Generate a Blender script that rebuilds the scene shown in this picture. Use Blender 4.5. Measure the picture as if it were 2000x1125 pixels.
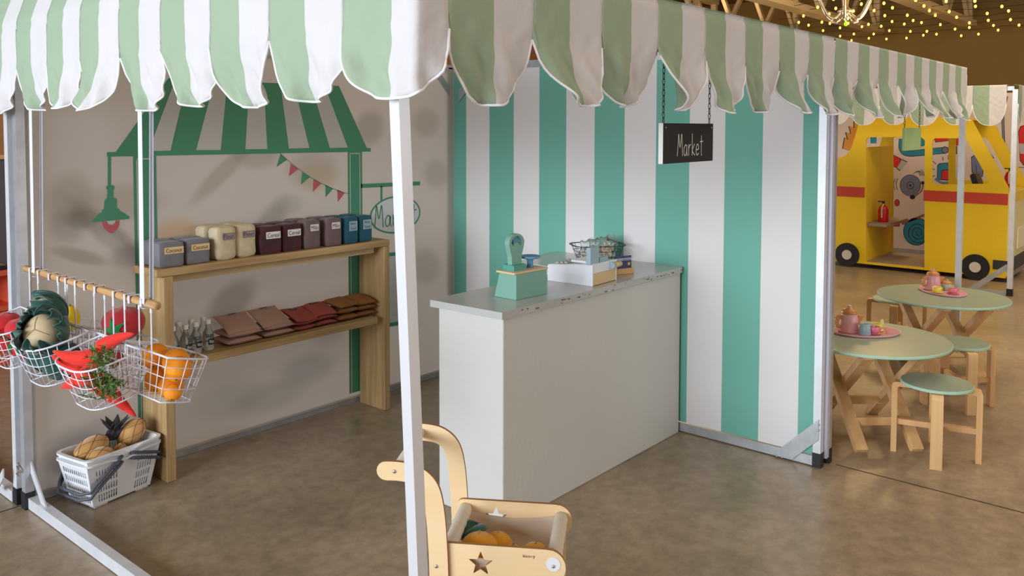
import bpy, math, random
from mathutils import Vector, Matrix, Euler
random.seed(7)
sc = bpy.context.scene
for o in list(bpy.data.objects): bpy.data.objects.remove(o)
PI = math.pi
# ---------------------------------------------------------------- camera
FPX, CY0, YAW, PITCH, ROLL = 1655.225, 328.925, 0.866187554, -0.0486394064, 0.00180756
CAM = Vector((-3.928, -3.835, 1.6))
fw = Vector((math.sin(YAW)*math.cos(PITCH), math.cos(YAW)*math.cos(PITCH), math.sin(PITCH)))
rt0 = Vector((math.cos(YAW), -math.sin(YAW), 0)); up0 = rt0.cross(fw)
rt = rt0*math.cos(ROLL)+up0*math.sin(ROLL); up = -rt0*math.sin(ROLL)+up0*math.cos(ROLL)
cd = bpy.data.cameras.new('camera'); cam = bpy.data.objects.new('camera', cd); sc.collection.objects.link(cam)
cd.sensor_width = 36; cd.sensor_fit = 'HORIZONTAL'; cd.lens = 36*FPX/2000
cd.shift_y = -(562.5-CY0)/2000; cd.clip_start = .05; cd.clip_end = 200
cam.matrix_world = Matrix(((rt.x, up.x, -fw.x, CAM.x), (rt.y, up.y, -fw.y, CAM.y), (rt.z, up.z, -fw.z, CAM.z), (0, 0, 0, 1)))
sc.camera = cam
# ---------------------------------------------------------------- world, lights, exposure
sc.view_settings.view_transform = 'Standard'; sc.view_settings.look = 'None'
sc.view_settings.exposure = 0.1; sc.view_settings.gamma = 1; sc.view_settings.use_curve_mapping = False
w = bpy.data.worlds.new('world'); sc.world = w; w.use_nodes = True
bg = w.node_tree.nodes['Background']; bg.inputs[0].default_value = (0.92, 0.93, 1.0, 1); bg.inputs[1].default_value = 0.17
def area(name, loc, aim, sx, sy, power, col):
    l = bpy.data.lights.new(name, 'AREA'); l.shape = 'RECTANGLE'; l.size = sx; l.size_y = sy; l.energy = power; l.color = col
    o = bpy.data.objects.new(name, l); sc.collection.objects.link(o); o.location = loc
    o.rotation_euler = (Vector(aim)-Vector(loc)).to_track_quat('-Z', 'Y').to_euler(); return o
def point(name, loc, power, col, r=.15):
    l = bpy.data.lights.new(name, 'POINT'); l.energy = power; l.color = col; l.shadow_soft_size = r
    o = bpy.data.objects.new(name, l); sc.collection.objects.link(o); o.location = loc; return o
area('daylight_window', (-10.5, -1.2, 2.45), (0, -1.4, .9), 7.0, 2.7, 930, (.84, .92, 1.0))
area('daylight_doorway', (0.5, -11.0, 2.1), (0.3, -1.5, .9), 8.0, 2.6, 190, (1.0, .96, .92))
area('overhead_fill', (-2.5, -4.5, 4.45), (-2.5, -4.5, 0), 6.0, 4.0, 55, (1.0, .78, .55))  # large area lamp added overhead to brighten the floor
area('overhead_fill', (3.5, -4.2, 4.45), (3.5, -4.2, 0), 5.0, 3.0, 95, (1.0, .80, .56))  # second added overhead lamp, lifting the floor towards the tea tables
area('mural_backlight', (3.2, 8.6, 1.35), (-1.0, 0, .8), 6.0, 2.2, 440, (.95, .96, 1.0))  # unseen lamp added behind the mural to shine through its fabric
area('overhead_fill', (3.6, -2.4, 4.4), (6.0, -1.2, .6), 2.0, 2.0, 120, (1.0, .76, .44))  # warm lamp added above the tea stall to brighten the yellow van
point('hall_chandelier_light', (7.8, -0.4, 2.9), 120, (1.0, .66, .30), .3)
point('hall_lamp_light', (10.5, 4.0, 3.0), 150, (1.0, .62, .26), .3)
point('hall_lamp_light', (1.5, 4.5, 3.2), 90, (1.0, .70, .40), .3)
point('hall_lamp_light', (11.0, -3.5, 3.0), 110, (1.0, .62, .26), .3)
# ---------------------------------------------------------------- helpers
def ray(x, y): return rt*((x-1000)/FPX) + up*(-(y-CY0)/FPX) + fw
def onX(x, y, X): d = ray(x, y); return CAM+d*((X-CAM.x)/d.x)
def onY(x, y, Y): d = ray(x, y); return CAM+d*((Y-CAM.y)/d.y)
def onZ(x, y, Z=0): d = ray(x, y); return CAM+d*((Z-CAM.z)/d.z)
def lin(c):
    r = []
    for v in c[:3]:
        v /= 255.; r.append(v/12.92 if v <= .04045 else ((v+.055)/1.055)**2.4)
    return (*r, 1)
MATS = {}
def M(name, rgb, rough=.6, metal=0, var=0, scale=6, bump=0, bscale=120, kind=None, spec=.5, trans=0, rgb2=None, stretch=(1, 1, 1), coat=0, emit=0, sheen=0, transl=0):
    if name in MATS: return MATS[name]
    m = bpy.data.materials.new(name); m.use_nodes = True; nt = m.node_tree; N = nt.nodes; L = nt.links
    b = N['Principled BSDF']; b.inputs['Base Color'].default_value = lin(rgb); b.inputs['Roughness'].default_value = rough
    b.inputs['Metallic'].default_value = metal; b.inputs['Specular IOR Level'].default_value = spec
    if trans: b.inputs['Transmission Weight'].default_value = trans; b.inputs['IOR'].default_value = 1.35
    if coat: b.inputs['Coat Weight'].default_value = coat; b.inputs['Coat Roughness'].default_value = .15
    if sheen: b.inputs['Sheen Weight'].default_value = sheen
    if emit: b.inputs['Emission Color'].default_value = lin(rgb); b.inputs['Emission Strength'].default_value = emit
    tc = N.new('ShaderNodeTexCoord'); mp = N.new('ShaderNodeMapping'); mp.inputs['Scale'].default_value = stretch
    L.new(tc.outputs['Object'], mp.inputs['Vector'])
    if var or rgb2:
        n = N.new('ShaderNodeTexNoise'); n.inputs['Scale'].default_value = scale; n.inputs['Detail'].default_value = 6
        L.new(mp.outputs[0], n.inputs['Vector'])
        r = N.new('ShaderNodeValToRGB'); c = lin(rgb); c2 = lin(rgb2) if rgb2 else tuple(v*(1-var) for v in c[:3])+(1,)
        r.color_ramp.elements[0].position = .32; r.color_ramp.elements[1].position = .68
        r.color_ramp.elements[0].color = c2; r.color_ramp.elements[1].color = c
        L.new(n.outputs['Fac'], r.inputs[0]); L.new(r.outputs[0], b.inputs['Base Color'])
    if bump:
        n2 = N.new('ShaderNodeTexNoise'); n2.inputs['Scale'].default_value = bscale; n2.inputs['Detail'].default_value = 4
        L.new(mp.outputs[0], n2.inputs['Vector'])
        bp = N.new('ShaderNodeBump'); bp.inputs['Strength'].default_value = bump; bp.inputs['Distance'].default_value = .004
        L.new(n2.outputs['Fac'], bp.inputs['Height']); L.new(bp.outputs[0], b.inputs['Normal'])
    if transl:
        t = N.new('ShaderNodeBsdfTranslucent'); t.inputs[0].default_value = lin(rgb); mx = N.new('ShaderNodeMixShader'); mx.inputs[0].default_value = transl
        L.new(b.outputs[0], mx.inputs[1]); L.new(t.outputs[0], mx.inputs[2]); L.new(mx.outputs[0], N['Material Output'].inputs[0])
    MATS[name] = m; return m
def wood(name, a, b, axis='z', rough=.55, scale=9):
    st = {'z': (1, 1, .06), 'x': (.06, 1, 1), 'y': (1, .06, 1)}[axis]
    return M(name, a, rough=rough, rgb2=b, scale=scale, stretch=st, bump=.15, bscale=60)
class MB:
    def __init__(s): s.v = []; s.f = []; s.m = []; s.x = Matrix.Identity(4)
    def add(s, vs, fs, mi=0):
        o = len(s.v); s.v += [s.x @ Vector(p) for p in vs]; s.f += [tuple(i+o for i in f) for f in fs]; s.m += [mi]*len(fs); return s
    def box(s, c, d, mi=0, rot=None):
        R = rot if rot else Matrix.Identity(3); c = Vector(c); h = [k/2 for k in d]
        vs = [c+R@Vector((i*h[0], j*h[1], k*h[2])) for i in (-1, 1) for j in (-1, 1) for k in (-1, 1)]
        return s.add(vs, [(0, 1, 3, 2), (4, 6, 7, 5), (0, 4, 5, 1), (2, 3, 7, 6), (0, 2, 6, 4), (1, 5, 7, 3)], mi)
    def bar(s, a, b, w_, h_=None, mi=0, roll=0):
        a = Vector(a); b = Vector(b); d = b-a; L_ = d.length; h_ = h_ or w_
        q = d.to_track_quat('Z', 'Y').to_matrix() @ Matrix.Rotation(roll, 3, 'Z')
        return s.box((a+b)/2, (w_, h_, L_), mi, q)
    def tube(s, pts, r, n=8, mi=0, closed=False, cap=True):
        pts = [Vector(p) for p in pts]; k = len(pts); rs = r if isinstance(r, (list, tuple)) else [r]*k
        vs = []; prev = None
        for i, p in enumerate(pts):
            if closed: t = pts[(i+1) % k]-pts[i-1]
            else: t = pts[min(i+1, k-1)]-pts[max(i-1, 0)]
            if t.length < 1e-9: t = Vector((0, 0, 1))
            t.normalize()
            if prev is None: u = t.orthogonal().normalized()
            else:
                u = prev-t*prev.dot(t)
                u = u.normalized() if u.length > 1e-6 else t.orthogonal().normalized()
            prev = u; w2 = t.cross(u)
            vs += [p+(u*math.cos(2*PI*j/n)+w2*math.sin(2*PI*j/n))*rs[i] for j in range(n)]
        fs = []
        for i in range(k if closed else k-1):
            a = i*n; b = ((i+1) % k)*n
            fs += [(a+j, a+(j+1) % n, b+(j+1) % n, b+j) for j in range(n)]
        if cap and not closed: fs += [tuple(range(n))[::-1], tuple((k-1)*n+j for j in range(n))]
        return s.add(vs, fs, mi)
    def lathe(s, prof, c=(0, 0, 0), n=24, mi=0, sx=1, sy=1):
        c = Vector(c); vs = []
        for r, z in prof: vs += [c+Vector((r*math.cos(2*PI*j/n)*sx, r*math.sin(2*PI*j/n)*sy, z)) for j in range(n)]
        fs = []
        for i in range(len(prof)-1):
            a = i*n; b = a+n; fs += [(a+j, a+(j+1) % n, b+(j+1) % n, b+j) for j in range(n)]
        fs += [tuple(range(n))[::-1], tuple((len(prof)-1)*n+j for j in range(n))]
        return s.add(vs, fs, mi)
    def prism(s, poly, o, ax, ay, th, mi=0, mside=None):
        """poly in 2D, at origin o with axes ax, ay, extruded by vector th"""
        o = Vector(o); ax = Vector(ax); ay = Vector(ay); th = Vector(th); n = len(poly)
        A = [o+ax*p[0]+ay*p[1] for p in poly]; B = [a+th for a in A]
        s.add(A+B, [tuple(range(n)), tuple(range(2*n-1, n-1, -1))], mi)
        s.add(A+B, [(i, n+i, n+(i+1) % n, (i+1) % n) for i in range(n)], mi if mside is None else mside)
        return s
    def ell(s, c, r, n=16, m=10, mi=0, rot=None, f=None):
        c = Vector(c); R = rot if rot else Matrix.Identity(3); vs = [c+R@Vector((0, 0, -r[2]))]
        for i in range(1, m):
            a = -PI/2+PI*i/m
            for j in range(n):
                b = 2*PI*j/n; k = f(a, b) if f else 1
                vs.append(c+R@Vector((r[0]*math.cos(a)*math.cos(b)*k, r[1]*math.cos(a)*math.sin(b)*k, r[2]*math.sin(a)*(k if f else 1))))
        vs.append(c+R@Vector((0, 0, r[2]))); L_ = len(vs)-1
        fs = [(0, 1+(j+1) % n, 1+j) for j in range(n)]
        for i in range(m-2):
            a = 1+i*n; b = a+n; fs += [(a+j, a+(j+1) % n, b+(j+1) % n, b+j) for j in range(n)]
        a = 1+(m-2)*n; fs += [(a+j, a+(j+1) % n, L_) for j in range(n)]
        return s.add(vs, fs, mi)
    def grid(s, fn, nu, nv, mi=0, mfn=None):
        vs = [fn(i/nu, j/nv) for j in range(nv+1) for i in range(nu+1)]; o = len(s.v)
        for j in range(nv):
            for i in range(nu):
                a = j*(nu+1)+i; s.f.append((o+a, o+a+1, o+a+nu+2, o+a+nu+1)); s.m.append(mfn(i, j) if mfn else mi)
        s.v += [s.x@Vector(p) for p in vs]; return s
    def rbox(s, c, d, r=.01, n=7, puff=0, jit=0, mi=0, top=None):
        c = Vector(c); h = Vector(d)/2
        for ax in range(3):
            for sg in (-1, 1):
                def fn(u, v, ax=ax, sg=sg):
                    p = [0, 0, 0]; p[ax] = sg; p[(ax+1) % 3] = (2*u-1)*sg; p[(ax+2) % 3] = 2*v-1
                    q = Vector((p[0]*h.x, p[1]*h.y, p[2]*h.z))
                    k = Vector([max(-(h[i]-r), min(h[i]-r, q[i])) for i in range(3)]); e = q-k
                    q = k+(e.normalized()*r if e.length > 1e-9 else e)
                    if puff:
                        a = [1-(q[i]/h[i])**2 for i in range(3)]
                        q = Vector((q.x*(1+puff*a[1]*a[2]), q.y*(1+puff*a[0]*a[2]), q.z*(1+puff*a[0]*a[1])))
                    if jit: q += Vector((math.sin(q.y*71+q.z*53+c.x*90), math.sin(q.x*67+q.z*61+c.y*80), math.sin(q.x*83+q.y*47+c.x*70)))*jit
                    if top: q = top(q, h)
                    return c+q
                s.grid(fn, n, n, mi)
        return s
    def build(s, name, mats, parent=None, smooth=False, bevel=0, solid=0, sub=0, loc=None, rot=None, seg=2):
        me = bpy.data.meshes.new(name); me.from_pydata([tuple(v) for v in s.v], [], s.f)
        if not isinstance(mats, (list, tuple)): mats = [mats]
        for m in mats: me.materials.append(m)
        for p, k in zip(me.polygons, s.m): p.material_index = k; p.use_smooth = smooth
        me.validate(); me.update()
        o = bpy.data.objects.new(name, me); sc.collection.objects.link(o)
        if parent: o.parent = parent
        if loc: o.location = loc
        if rot: o.rotation_euler = rot
        if smooth and not (bevel or solid or sub):
            pass
        if bevel:
            b = o.modifiers.new('b', 'BEVEL'); b.width = bevel; b.segments = seg; b.limit_method = 'ANGLE'; b.angle_limit = math.radians(40); b.harden_normals = False
        if solid: d = o.modifiers.new('s', 'SOLIDIFY'); d.thickness = solid; d.offset = 0
        if sub: d = o.modifiers.new('u', 'SUBSURF'); d.levels = sub; d.render_levels = sub
        return o
def tag(o, label, cat, group=None, kind=None):
    if label: o['label'] = label
    if cat: o['category'] = cat
    if group: o['group'] = group
    if kind: o['kind'] = kind
    return o
def thing(name, label, cat, loc=(0, 0, 0), rz=0, group=None):
    o = bpy.data.objects.new(name, None); sc.collection.objects.link(o); o.location = loc; o.rotation_euler = (0, 0, rz); o.empty_display_size = .1
    return tag(o, label, cat, group)
def struct(o): o['kind'] = 'structure'; return o
def dup(root, loc=None, rz=None, label=None, group=None):
    r = root.copy(); sc.collection.objects.link(r)
    if loc is not None: r.location = loc
    if rz is not None: r.rotation_euler = (0, 0, rz)
    if label: r['label'] = label
    if group: r['group'] = group
    for ch in list(root.children):
        c = ch.copy(); sc.collection.objects.link(c); c.parent = r
        for g in list(ch.children):
            d = g.copy(); sc.collection.objects.link(d); d.parent = c
    return r
def plate(loops, y0, th, mats=(0, 0)):
    import bmesh
    bm = bmesh.new(); es = []; n = 0
    for lp in loops:
        vs = [bm.verts.new((x, y0, z)) for x, z in lp]; es += [bm.edges.new((vs[i], vs[(i+1) % len(vs)])) for i in range(len(vs))]
    bmesh.ops.triangle_fill(bm, use_beauty=True, use_dissolve=False, edges=es); bm.verts.index_update()
    vs = [tuple(v.co) for v in bm.verts]; fs = [tuple(v.index for v in f.verts) for f in bm.faces]; bm.free()
    b = MB(); b.add(vs, fs, mats[0]); b.add([(x, y+th, z) for x, y, z in vs], [f[::-1] for f in fs], mats[0])
    for lp in loops:
        n = len(lp); b.add([(x, y0, z) for x, z in lp]+[(x, y0+th, z) for x, z in lp], [(i, n+i, n+(i+1) % n, (i+1) % n) for i in range(n)], mats[1])
    return b
_tx = {}
def text_geo(t):
    if t in _tx: return _tx[t]
    cu = bpy.data.curves.new('t', 'FONT'); cu.body = t; cu.resolution_u = 3; ob = bpy.data.objects.new('t', cu); sc.collection.objects.link(ob)
    dg = bpy.context.evaluated_depsgraph_get(); me = bpy.data.meshes.new_from_object(ob.evaluated_get(dg))
    vs = [tuple(v.co) for v in me.vertices]; fs = [tuple(p.vertices) for p in me.polygons]
    bpy.data.objects.remove(ob); bpy.data.curves.remove(cu); bpy.data.meshes.remove(me)
    x0 = min(v[0] for v in vs); x1 = max(v[0] for v in vs); y0 = min(v[1] for v in vs); y1 = max(v[1] for v in vs)
    vs = [((v[0]-x0)/(x1-x0)-.5, (v[1]-y0)/(y1-y0)-.5) for v in vs]
    _tx[t] = (vs, fs); return _tx[t]
def add_text(mb, t, c, ax, ay, wd, ht, mi):
    vs, fs = text_geo(t); c = Vector(c); ax = Vector(ax)*wd; ay = Vector(ay)*ht
    mb.add([c+ax*v[0]+ay*v[1] for v in vs], fs, mi)
HAND = {  # simple single stroke handwriting, unit height 1, (width, strokes)
 'M': (.62, [[(0, 0), (.08, .55), (.14, 1), (.30, .38), (.48, 1), (.55, .5), (.60, 0)]]),
 'a': (.40, [[(.36, .42), (.2, .5), (.03, .32), (.03, .1), (.15, 0), (.3, .12), (.36, .45), (.36, .12), (.42, 0)]]),
 'r': (.30, [[(.04, .5), (.06, 0)], [(.06, .3), (.15, .46), (.28, .5)]]),
 'k': (.38, [[(.04, 1), (.05, 0)], [(.32, .52), (.06, .22), (.36, 0)]]),
 'e': (.38, [[(.05, .24), (.32, .3), (.28, .47), (.14, .5), (.03, .3), (.05, .08), (.18, 0), (.34, .08)]]),
 't': (.34, [[(.16, .9), (.16, .06), (.22, 0)], [(0, .62), (.34, .64)]]),
 'W': (.62, [[(0, 1), (.12, 0), (.28, .7), (.42, 0), (.6, 1)]]),
}
def smooth_path(P_, k=5):
    P_ = [Vector(p) for p in P_]; out = []; n = len(P_)
    if n < 3: return P_
    for i in range(n-1):
        p0 = P_[max(0, i-1)]; p1 = P_[i]; p2 = P_[i+1]; p3 = P_[min(n-1, i+2)]
        for j in range(k):
            t_ = j/k; out.append(.5*(2*p1+(p2-p0)*t_+(2*p0-5*p1+4*p2-p3)*t_*t_+(3*p1-p0-3*p2+p3)*t_**3))
    return out+[P_[-1]]
def ribbon(P_, w_):
    # mitred strip: returns left and right 2D point lists
    L_ = []; R_ = []; n = len(P_)
    for i, p in enumerate(P_):
        d = (P_[min(i+1, n-1)]-P_[max(i-1, 0)])
        if d.length < 1e-9: d = Vector((1, 0))
        d.normalize(); q = Vector((-d.y, d.x))*w_/2
        e = d*w_*.35*(1 if i == n-1 else -1 if i == 0 else 0); L_.append(p+q+e); R_.append(p-q+e)
    return L_, R_
def add_hand(mb, t, o, ax, ay, ht, r, mi, lift=None, asc=1.0):
    o = Vector(o); ax = Vector(ax); ay = Vector(ay); x = 0; tot = sum(HAND[c][0]+.12 for c in t)-.12; n = ax.cross(ay).normalized()
    for ch in t:
        wd, st = HAND[ch]
        for s_ in st:
            pp = smooth_path([Vector(((x-tot/2+p[0])*ht*asc, (p[1]-.5)*ht)) for p in s_]); A_, B_ = ribbon(pp, r*2); m_ = len(pp); lay_ = n*(-.00015*(s_ is not st[0])) if False else Vector((0, -.00012*st.index(s_), 0))
            mb.add([o+ax*q.x+ay*q.y+lay_ for q in A_+B_], [(k, k+1, m_+k+1, m_+k) for k in range(m_-1)], mi)
        x += wd+.12
# ---------------------------------------------------------------- materials
m_alu = M('aluminium', (196, 200, 206), rough=.38, metal=.55, var=.18, scale=14, bump=.05)
m_alu2 = M('aluminium_bright', (226, 229, 235), rough=.4, metal=.3, var=.1, scale=14)
m_plate = M('bracket_plate', (188, 193, 196), rough=.42, metal=.6, var=.15, scale=30)
m_blackcap = M('black_plastic_cap', (28, 30, 34), rough=.5)
m_bolt = M('bolt_steel', (190, 190, 190), rough=.25, metal=.9)
m_vgreen = M('valance_green', (164, 184, 158), rough=.85, var=.06, bump=.55, bscale=38, transl=.12)
m_vwhite = M('valance_white', (221, 218, 220), rough=.85, var=.04, bump=.55, bscale=38, transl=.12)
m_piping = M('white_piping', (238, 238, 242), rough=.7)
m_green = M('print_green', (108, 176, 160), rough=.65)
m_white = M('print_white', (224, 221, 222), rough=.65)
m_mgreen = M('mural_green', (70, 142, 110), rough=.65)
m_mlight = M('mural_light', (190, 190, 188), rough=.65)
m_mwhite = M('mural_sign_white', (212, 214, 220), rough=.65)
m_mpink = M('mural_pink', (186, 92, 100), rough=.65)
m_mnote = M('mural_note', (204, 207, 208), rough=.65)
m_counter = M('counter_paint', (206, 204, 199), rough=.5, var=.04, scale=3, bump=.4, bscale=40)
m_ctop = M('counter_top_paint', (190, 191, 187), rough=.28, var=.10, scale=5, bump=.12, bscale=40, coat=.3)
m_pine = wood('pine_board', (196, 166, 118), (152, 120, 74), 'x', scale=24)
m_pinev = wood('pine_upright', (196, 166, 118), (152, 120, 74), 'z', scale=24)
m_birch = wood('birch_ply', (238, 210, 168), (226, 192, 142), 'x', rough=.45, scale=5)
m_edge = M('ply_edge', (160, 112, 66), rough=.6)
m_linen = M('cream_canvas', (214, 204, 190), rough=.85, bump=.4, bscale=200)
m_rope = M('rod_wood', (214, 172, 122), rough=.6, rgb2=(176, 130, 84), scale=12, stretch=(6, .4, 6), bump=.2)
m_strap = M('white_strap', (214, 217, 230), rough=.6)
m_wire = M('white_wire', (226, 228, 240), rough=.35)
m_black = M('black_metal', (22, 20, 20), rough=.45)
m_board = M('chalkboard', (26, 26, 28), rough=.7, var=.15, scale=60)
m_chalk = M('chalk_white', (232, 232, 228), rough=.8)
m_toff = M('table_top_green', (150, 168, 152), rough=.45, var=.06, scale=8, coat=.12)
m_tedge = M('table_edge_green', (168, 206, 184), rough=.5)
m_tw = wood('table_pine', (228, 186, 132), (204, 156, 102), 'z', scale=14)
m_steel = M('steel_beam', (196, 182, 150), rough=.6)
# floor
def floor_mat():
    m = bpy.data.materials.new('polished_concrete'); m.use_nodes = True; nt = m.node_tree; N = nt.nodes; L = nt.links; b = N['Principled BSDF']
    tc = N.new('ShaderNodeTexCoord')
    def noise(s, d=6, r=.6):
        n = N.new('ShaderNodeTexNoise'); n.inputs['Scale'].default_value = s; n.inputs['Detail'].default_value = d; n.inputs['Roughness'].default_value = r; L.new(tc.outputs['Object'], n.inputs['Vector']); return n
    n1 = noise(1.3); r = N.new('ShaderNodeValToRGB'); L.new(n1.outputs['Fac'], r.inputs[0])
    r.color_ramp.elements[0].position = .3; r.color_ramp.elements[0].color = lin((140, 124, 104))
    r.color_ramp.elements[1].position = .7; r.color_ramp.elements[1].color = lin((180, 161, 136))
    e = r.color_ramp.elements.new(.5); e.color = lin((162, 144, 120))
    n2 = noise(14, 8, .7); r2 = N.new('ShaderNodeValToRGB'); r2.color_ramp.elements[0].position = .35; r2.color_ramp.elements[0].color = (.50, .48, .46, 1); r2.color_ramp.elements[1].position = .6; r2.color_ramp.elements[1].color = (1.05, 1.04, 1.02, 1)
    L.new(n2.outputs['Fac'], r2.inputs[0])
    mx = N.new('ShaderNodeMix'); mx.data_type = 'RGBA'; mx.blend_type = 'MULTIPLY'; mx.inputs[0].default_value = .55; L.new(r.outputs[0], mx.inputs[6]); L.new(r2.outputs[0], mx.inputs[7])
    # fine hairline crazing
    v = N.new('ShaderNodeTexVoronoi'); v.feature = 'DISTANCE_TO_EDGE'; v.inputs['Scale'].default_value = 9
    dn = noise(5, 3); va = N.new('ShaderNodeVectorMath'); va.operation = 'MULTIPLY_ADD'; va.inputs[1].default_value = (.25, .25, .25); L.new(dn.outputs['Color'], va.inputs[0]); L.new(tc.outputs['Object'], va.inputs[2]); L.new(va.outputs[0], v.inputs['Vector'])
    r3 = N.new('ShaderNodeMapRange'); r3.inputs[1].default_value = 0; r3.inputs[2].default_value = .012; r3.inputs[3].default_value = .88; r3.inputs[4].default_value = 1; L.new(v.outputs['Distance'], r3.inputs[0])
    m2 = N.new('ShaderNodeMix'); m2.data_type = 'RGBA'; m2.blend_type = 'MULTIPLY'; m2.inputs[0].default_value = 1; L.new(mx.outputs[2], m2.inputs[6]); L.new(r3.outputs[0], m2.inputs[7])
    L.new(m2.outputs[2], b.inputs['Base Color'])
    rr = N.new('ShaderNodeMapRange'); rr.inputs[3].default_value = .22; rr.inputs[4].default_value = .42; L.new(n2.outputs['Fac'], rr.inputs[0]); L.new(rr.outputs[0], b.inputs['Roughness'])
    bp = N.new('ShaderNodeBump'); bp.inputs['Strength'].default_value = .08; bp.inputs['Distance'].default_value = .003; L.new(n2.outputs['Fac'], bp.inputs['Height']); L.new(bp.outputs[0], b.inputs['Normal'])
    b.inputs['Specular IOR Level'].default_value = .45
    return m
# ---------------------------------------------------------------- the hall
struct(MB().box((3.5, 0, -.05), (25, 24, .1)).build('floor', floor_mat()))
m_joint = M('floor_joint', (52, 42, 32), rough=.9)
struct(MB().box((.085, -6.2, .0006), (.006, 7.5, .0012)).build('trim_1', m_joint))
struct(MB().box((-5.3, .012, .0006), (5.5, .006, .0012)).build('trim_2', m_joint))
struct(MB().box((3.2, -3.02, .0006), (6.2, .005, .0012)).build('trim_3', m_joint)) if False else None
m_hall = M('hall_wall_paint', (128, 108, 62), rough=.9, var=.08, scale=1.5)
m_ceil = M('hall_ceiling', (112, 88, 58), rough=.9, var=.2, scale=1, stretch=(.3, 8, 1))
struct(MB().box((15.1, 0, 2.5), (.2, 24, 5)).build('wall_back', m_hall))
struct(MB().box((3.5, 9.1, 2.5), (25, .2, 5)).build('wall_left', M('hall_wall_brown', (158, 112, 72), rough=.9, var=.1, scale=2)))
struct(MB().box((3.5, 0, 4.6), (25, 24, .1)).build('ceiling', m_ceil))
# steel roof trusses running along the hall
tn = 4
for Yt, x1 in ((0.0, 13.8), (1.65, 13.8), (3.3, 13.8), (5.2, 13.8), (-1.7, 13.8)):
    b = MB(); b.box((x1/2+2, Yt, 3.55), (x1-4, .26, .10)); b.box((x1/2+2, Yt, 4.42), (x1-4, .2, .10))
    b.box((x1-.05, Yt, 4.0), (.1, .12, .9))
    x = x1-.1; k = 0
    while x > 4.2:
        b.bar((x, Yt, 3.6 if k % 2 == 0 else 4.4), (x-.75, Yt, 4.4 if k % 2 == 0 else 3.6), .07); x -= .75; k += 1
    struct(b.build('trim_%d' % tn, m_steel)); tn += 1
# strings of fairy lights
m_bulb = M('warm_bulb', (255, 176, 66), emit=5)
m_cord = M('light_cord', (30, 22, 12), rough=.8)
bulb_me = MB().ell((0, 0, 0), (.020, .020, .025), 8, 6).build('bulb', m_bulb, smooth=True)
xs = [14.55, 13.4, 12.4, 11.5, 10.7, 9.9, 9.2, 8.5, 7.8, 7.1]
zc = 3.5
for i, X in enumerate(xs):
    y0 = -1.8-.1*i + (X-14.5)*.18*0; y1 = 4.2-.45*i
    lab = ('fairy light string lying lowest and farthest against the brown wall' if i == 0 else
           'fairy light string nearest the camera under the hall ceiling' if i == len(xs)-1 else
           'string of warm fairy lights, %s row in front of the farthest one' % ['', 'first', 'second', 'third', 'fourth', 'fifth', 'sixth', 'seventh', 'eighth'][i])
    t = thing('string_lights', lab, 'string lights', (X, 0, zc), group='rows of fairy lights under the hall ceiling')
    n = int((y1-y0)/.05)//7; pts = []
    for j in range(n+1):
        y = y0+(y1-y0)*j/n; pts.append((0, y, .02*math.sin(j*2.1+i)+.03))
    MB().tube(pts, .005, 4).build('cord', m_cord, t)
    for j in range(n):
        p = Vector(pts[j]); q = bulb_me if (i == 0 and j == 0) else bulb_me.copy()
        if q is not bulb_me: sc.collection.objects.link(q)
        q.parent = t; q.location = (random.uniform(-.12, .12), p.y+random.uniform(-.07, .07), -.02-random.uniform(0, .07))
# chandelier
m_chr = M('chandelier_chrome', (226, 216, 200), rough=.2, metal=.9)
m_gl = M('chandelier_glass', (240, 225, 200), rough=.05, trans=.8)
cz = 3.0; cp = onZ(1650, 42, cz)
t = thing('chandelier', 'ornate chrome and glass chandelier hanging among the fairy lights', 'chandelier', cp)
MB().lathe([(.02, 0), (.05, .02), (.06, .06), (.03, .09), (.09, .12), (.09, .15), (.035, .19), (.05, .3), (.03, .42), (.06, .5), (.02, .56), (.015, 1.1), (.012, 1.45)], n=14).build('stem', m_chr, t, smooth=True)
for k in range(6):
    a = k*PI/3+.3; d = Vector((math.cos(a), math.sin(a), 0)); P = []
    for s_ in range(17):
        u = s_/16; P.append(d*(.04+.33*u)+Vector((0, 0, .16-.17*math.sin(u*PI)*(1-u*.2)+.16*u*u)))
    ar = MB().tube(P, .019, 8).build('arm', m_chr, t, smooth=True)
    e = P[-1]; MB().lathe([(.015, 0), (.05, .02), (.055, .03), (.02, .04), (.018, .12), (.004, .15)], e, 10).build('candle_cup', m_gl, ar, smooth=True)
    MB().tube([d*.07+Vector((0, 0, .05)), d*.12+Vector((0, 0, -.02)), d*.18+Vector((0, 0, .0)), d*.17+Vector((0, 0, .05))], .009, 6).build('scroll', m_chr, t, smooth=True)
MB().ell((.01, -.01, -.03), (.025, .025, .03), 8, 6).build('indicator_light', M('green_led', (120, 230, 20), emit=2), t)
# ---------------------------------------------------------------- play kitchen and screen seen past the left edge
m_or = M('orange_paint', (224, 92, 60), rough=.55, var=.05)
t = thing('toy_kitchen', 'orange painted play kitchen beyond the left post', 'play kitchen', (-2.15, 2.60, 0))
MB().box((0, 0, .62), (.78, .44, .035)).build('worktop', m_or, t, bevel=.005)
MB().box((.37, 0, .50), (.02, .42, .205)).build('side_panel', m_or, t); MB().box((-.37, 0, .50), (.02, .42, .205)).build('side_panel', m_or, t); MB().box((0, .205, .50), (.72, .02, .205)).build('back_panel', m_or, t)
MB().box((0, 0, .385), (.78, .44, .03)).build('shelf', m_or, t)
for sx in (-1, 1):
    for sy in (-1, 1): MB().tube([(sx*.31, sy*.16, .11), (sx*.31, sy*.16, .37)], .035, 12).build('leg', m_or, t, smooth=True)
MB().box((0, 0, .055), (.78, .44, .11)).build('base', m_or, t, bevel=.005)
k = thing('toy_till_keypad', 'black play keypad lying on the orange kitchen top', 'keypad', (-1.93, 2.50, .638))
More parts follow.
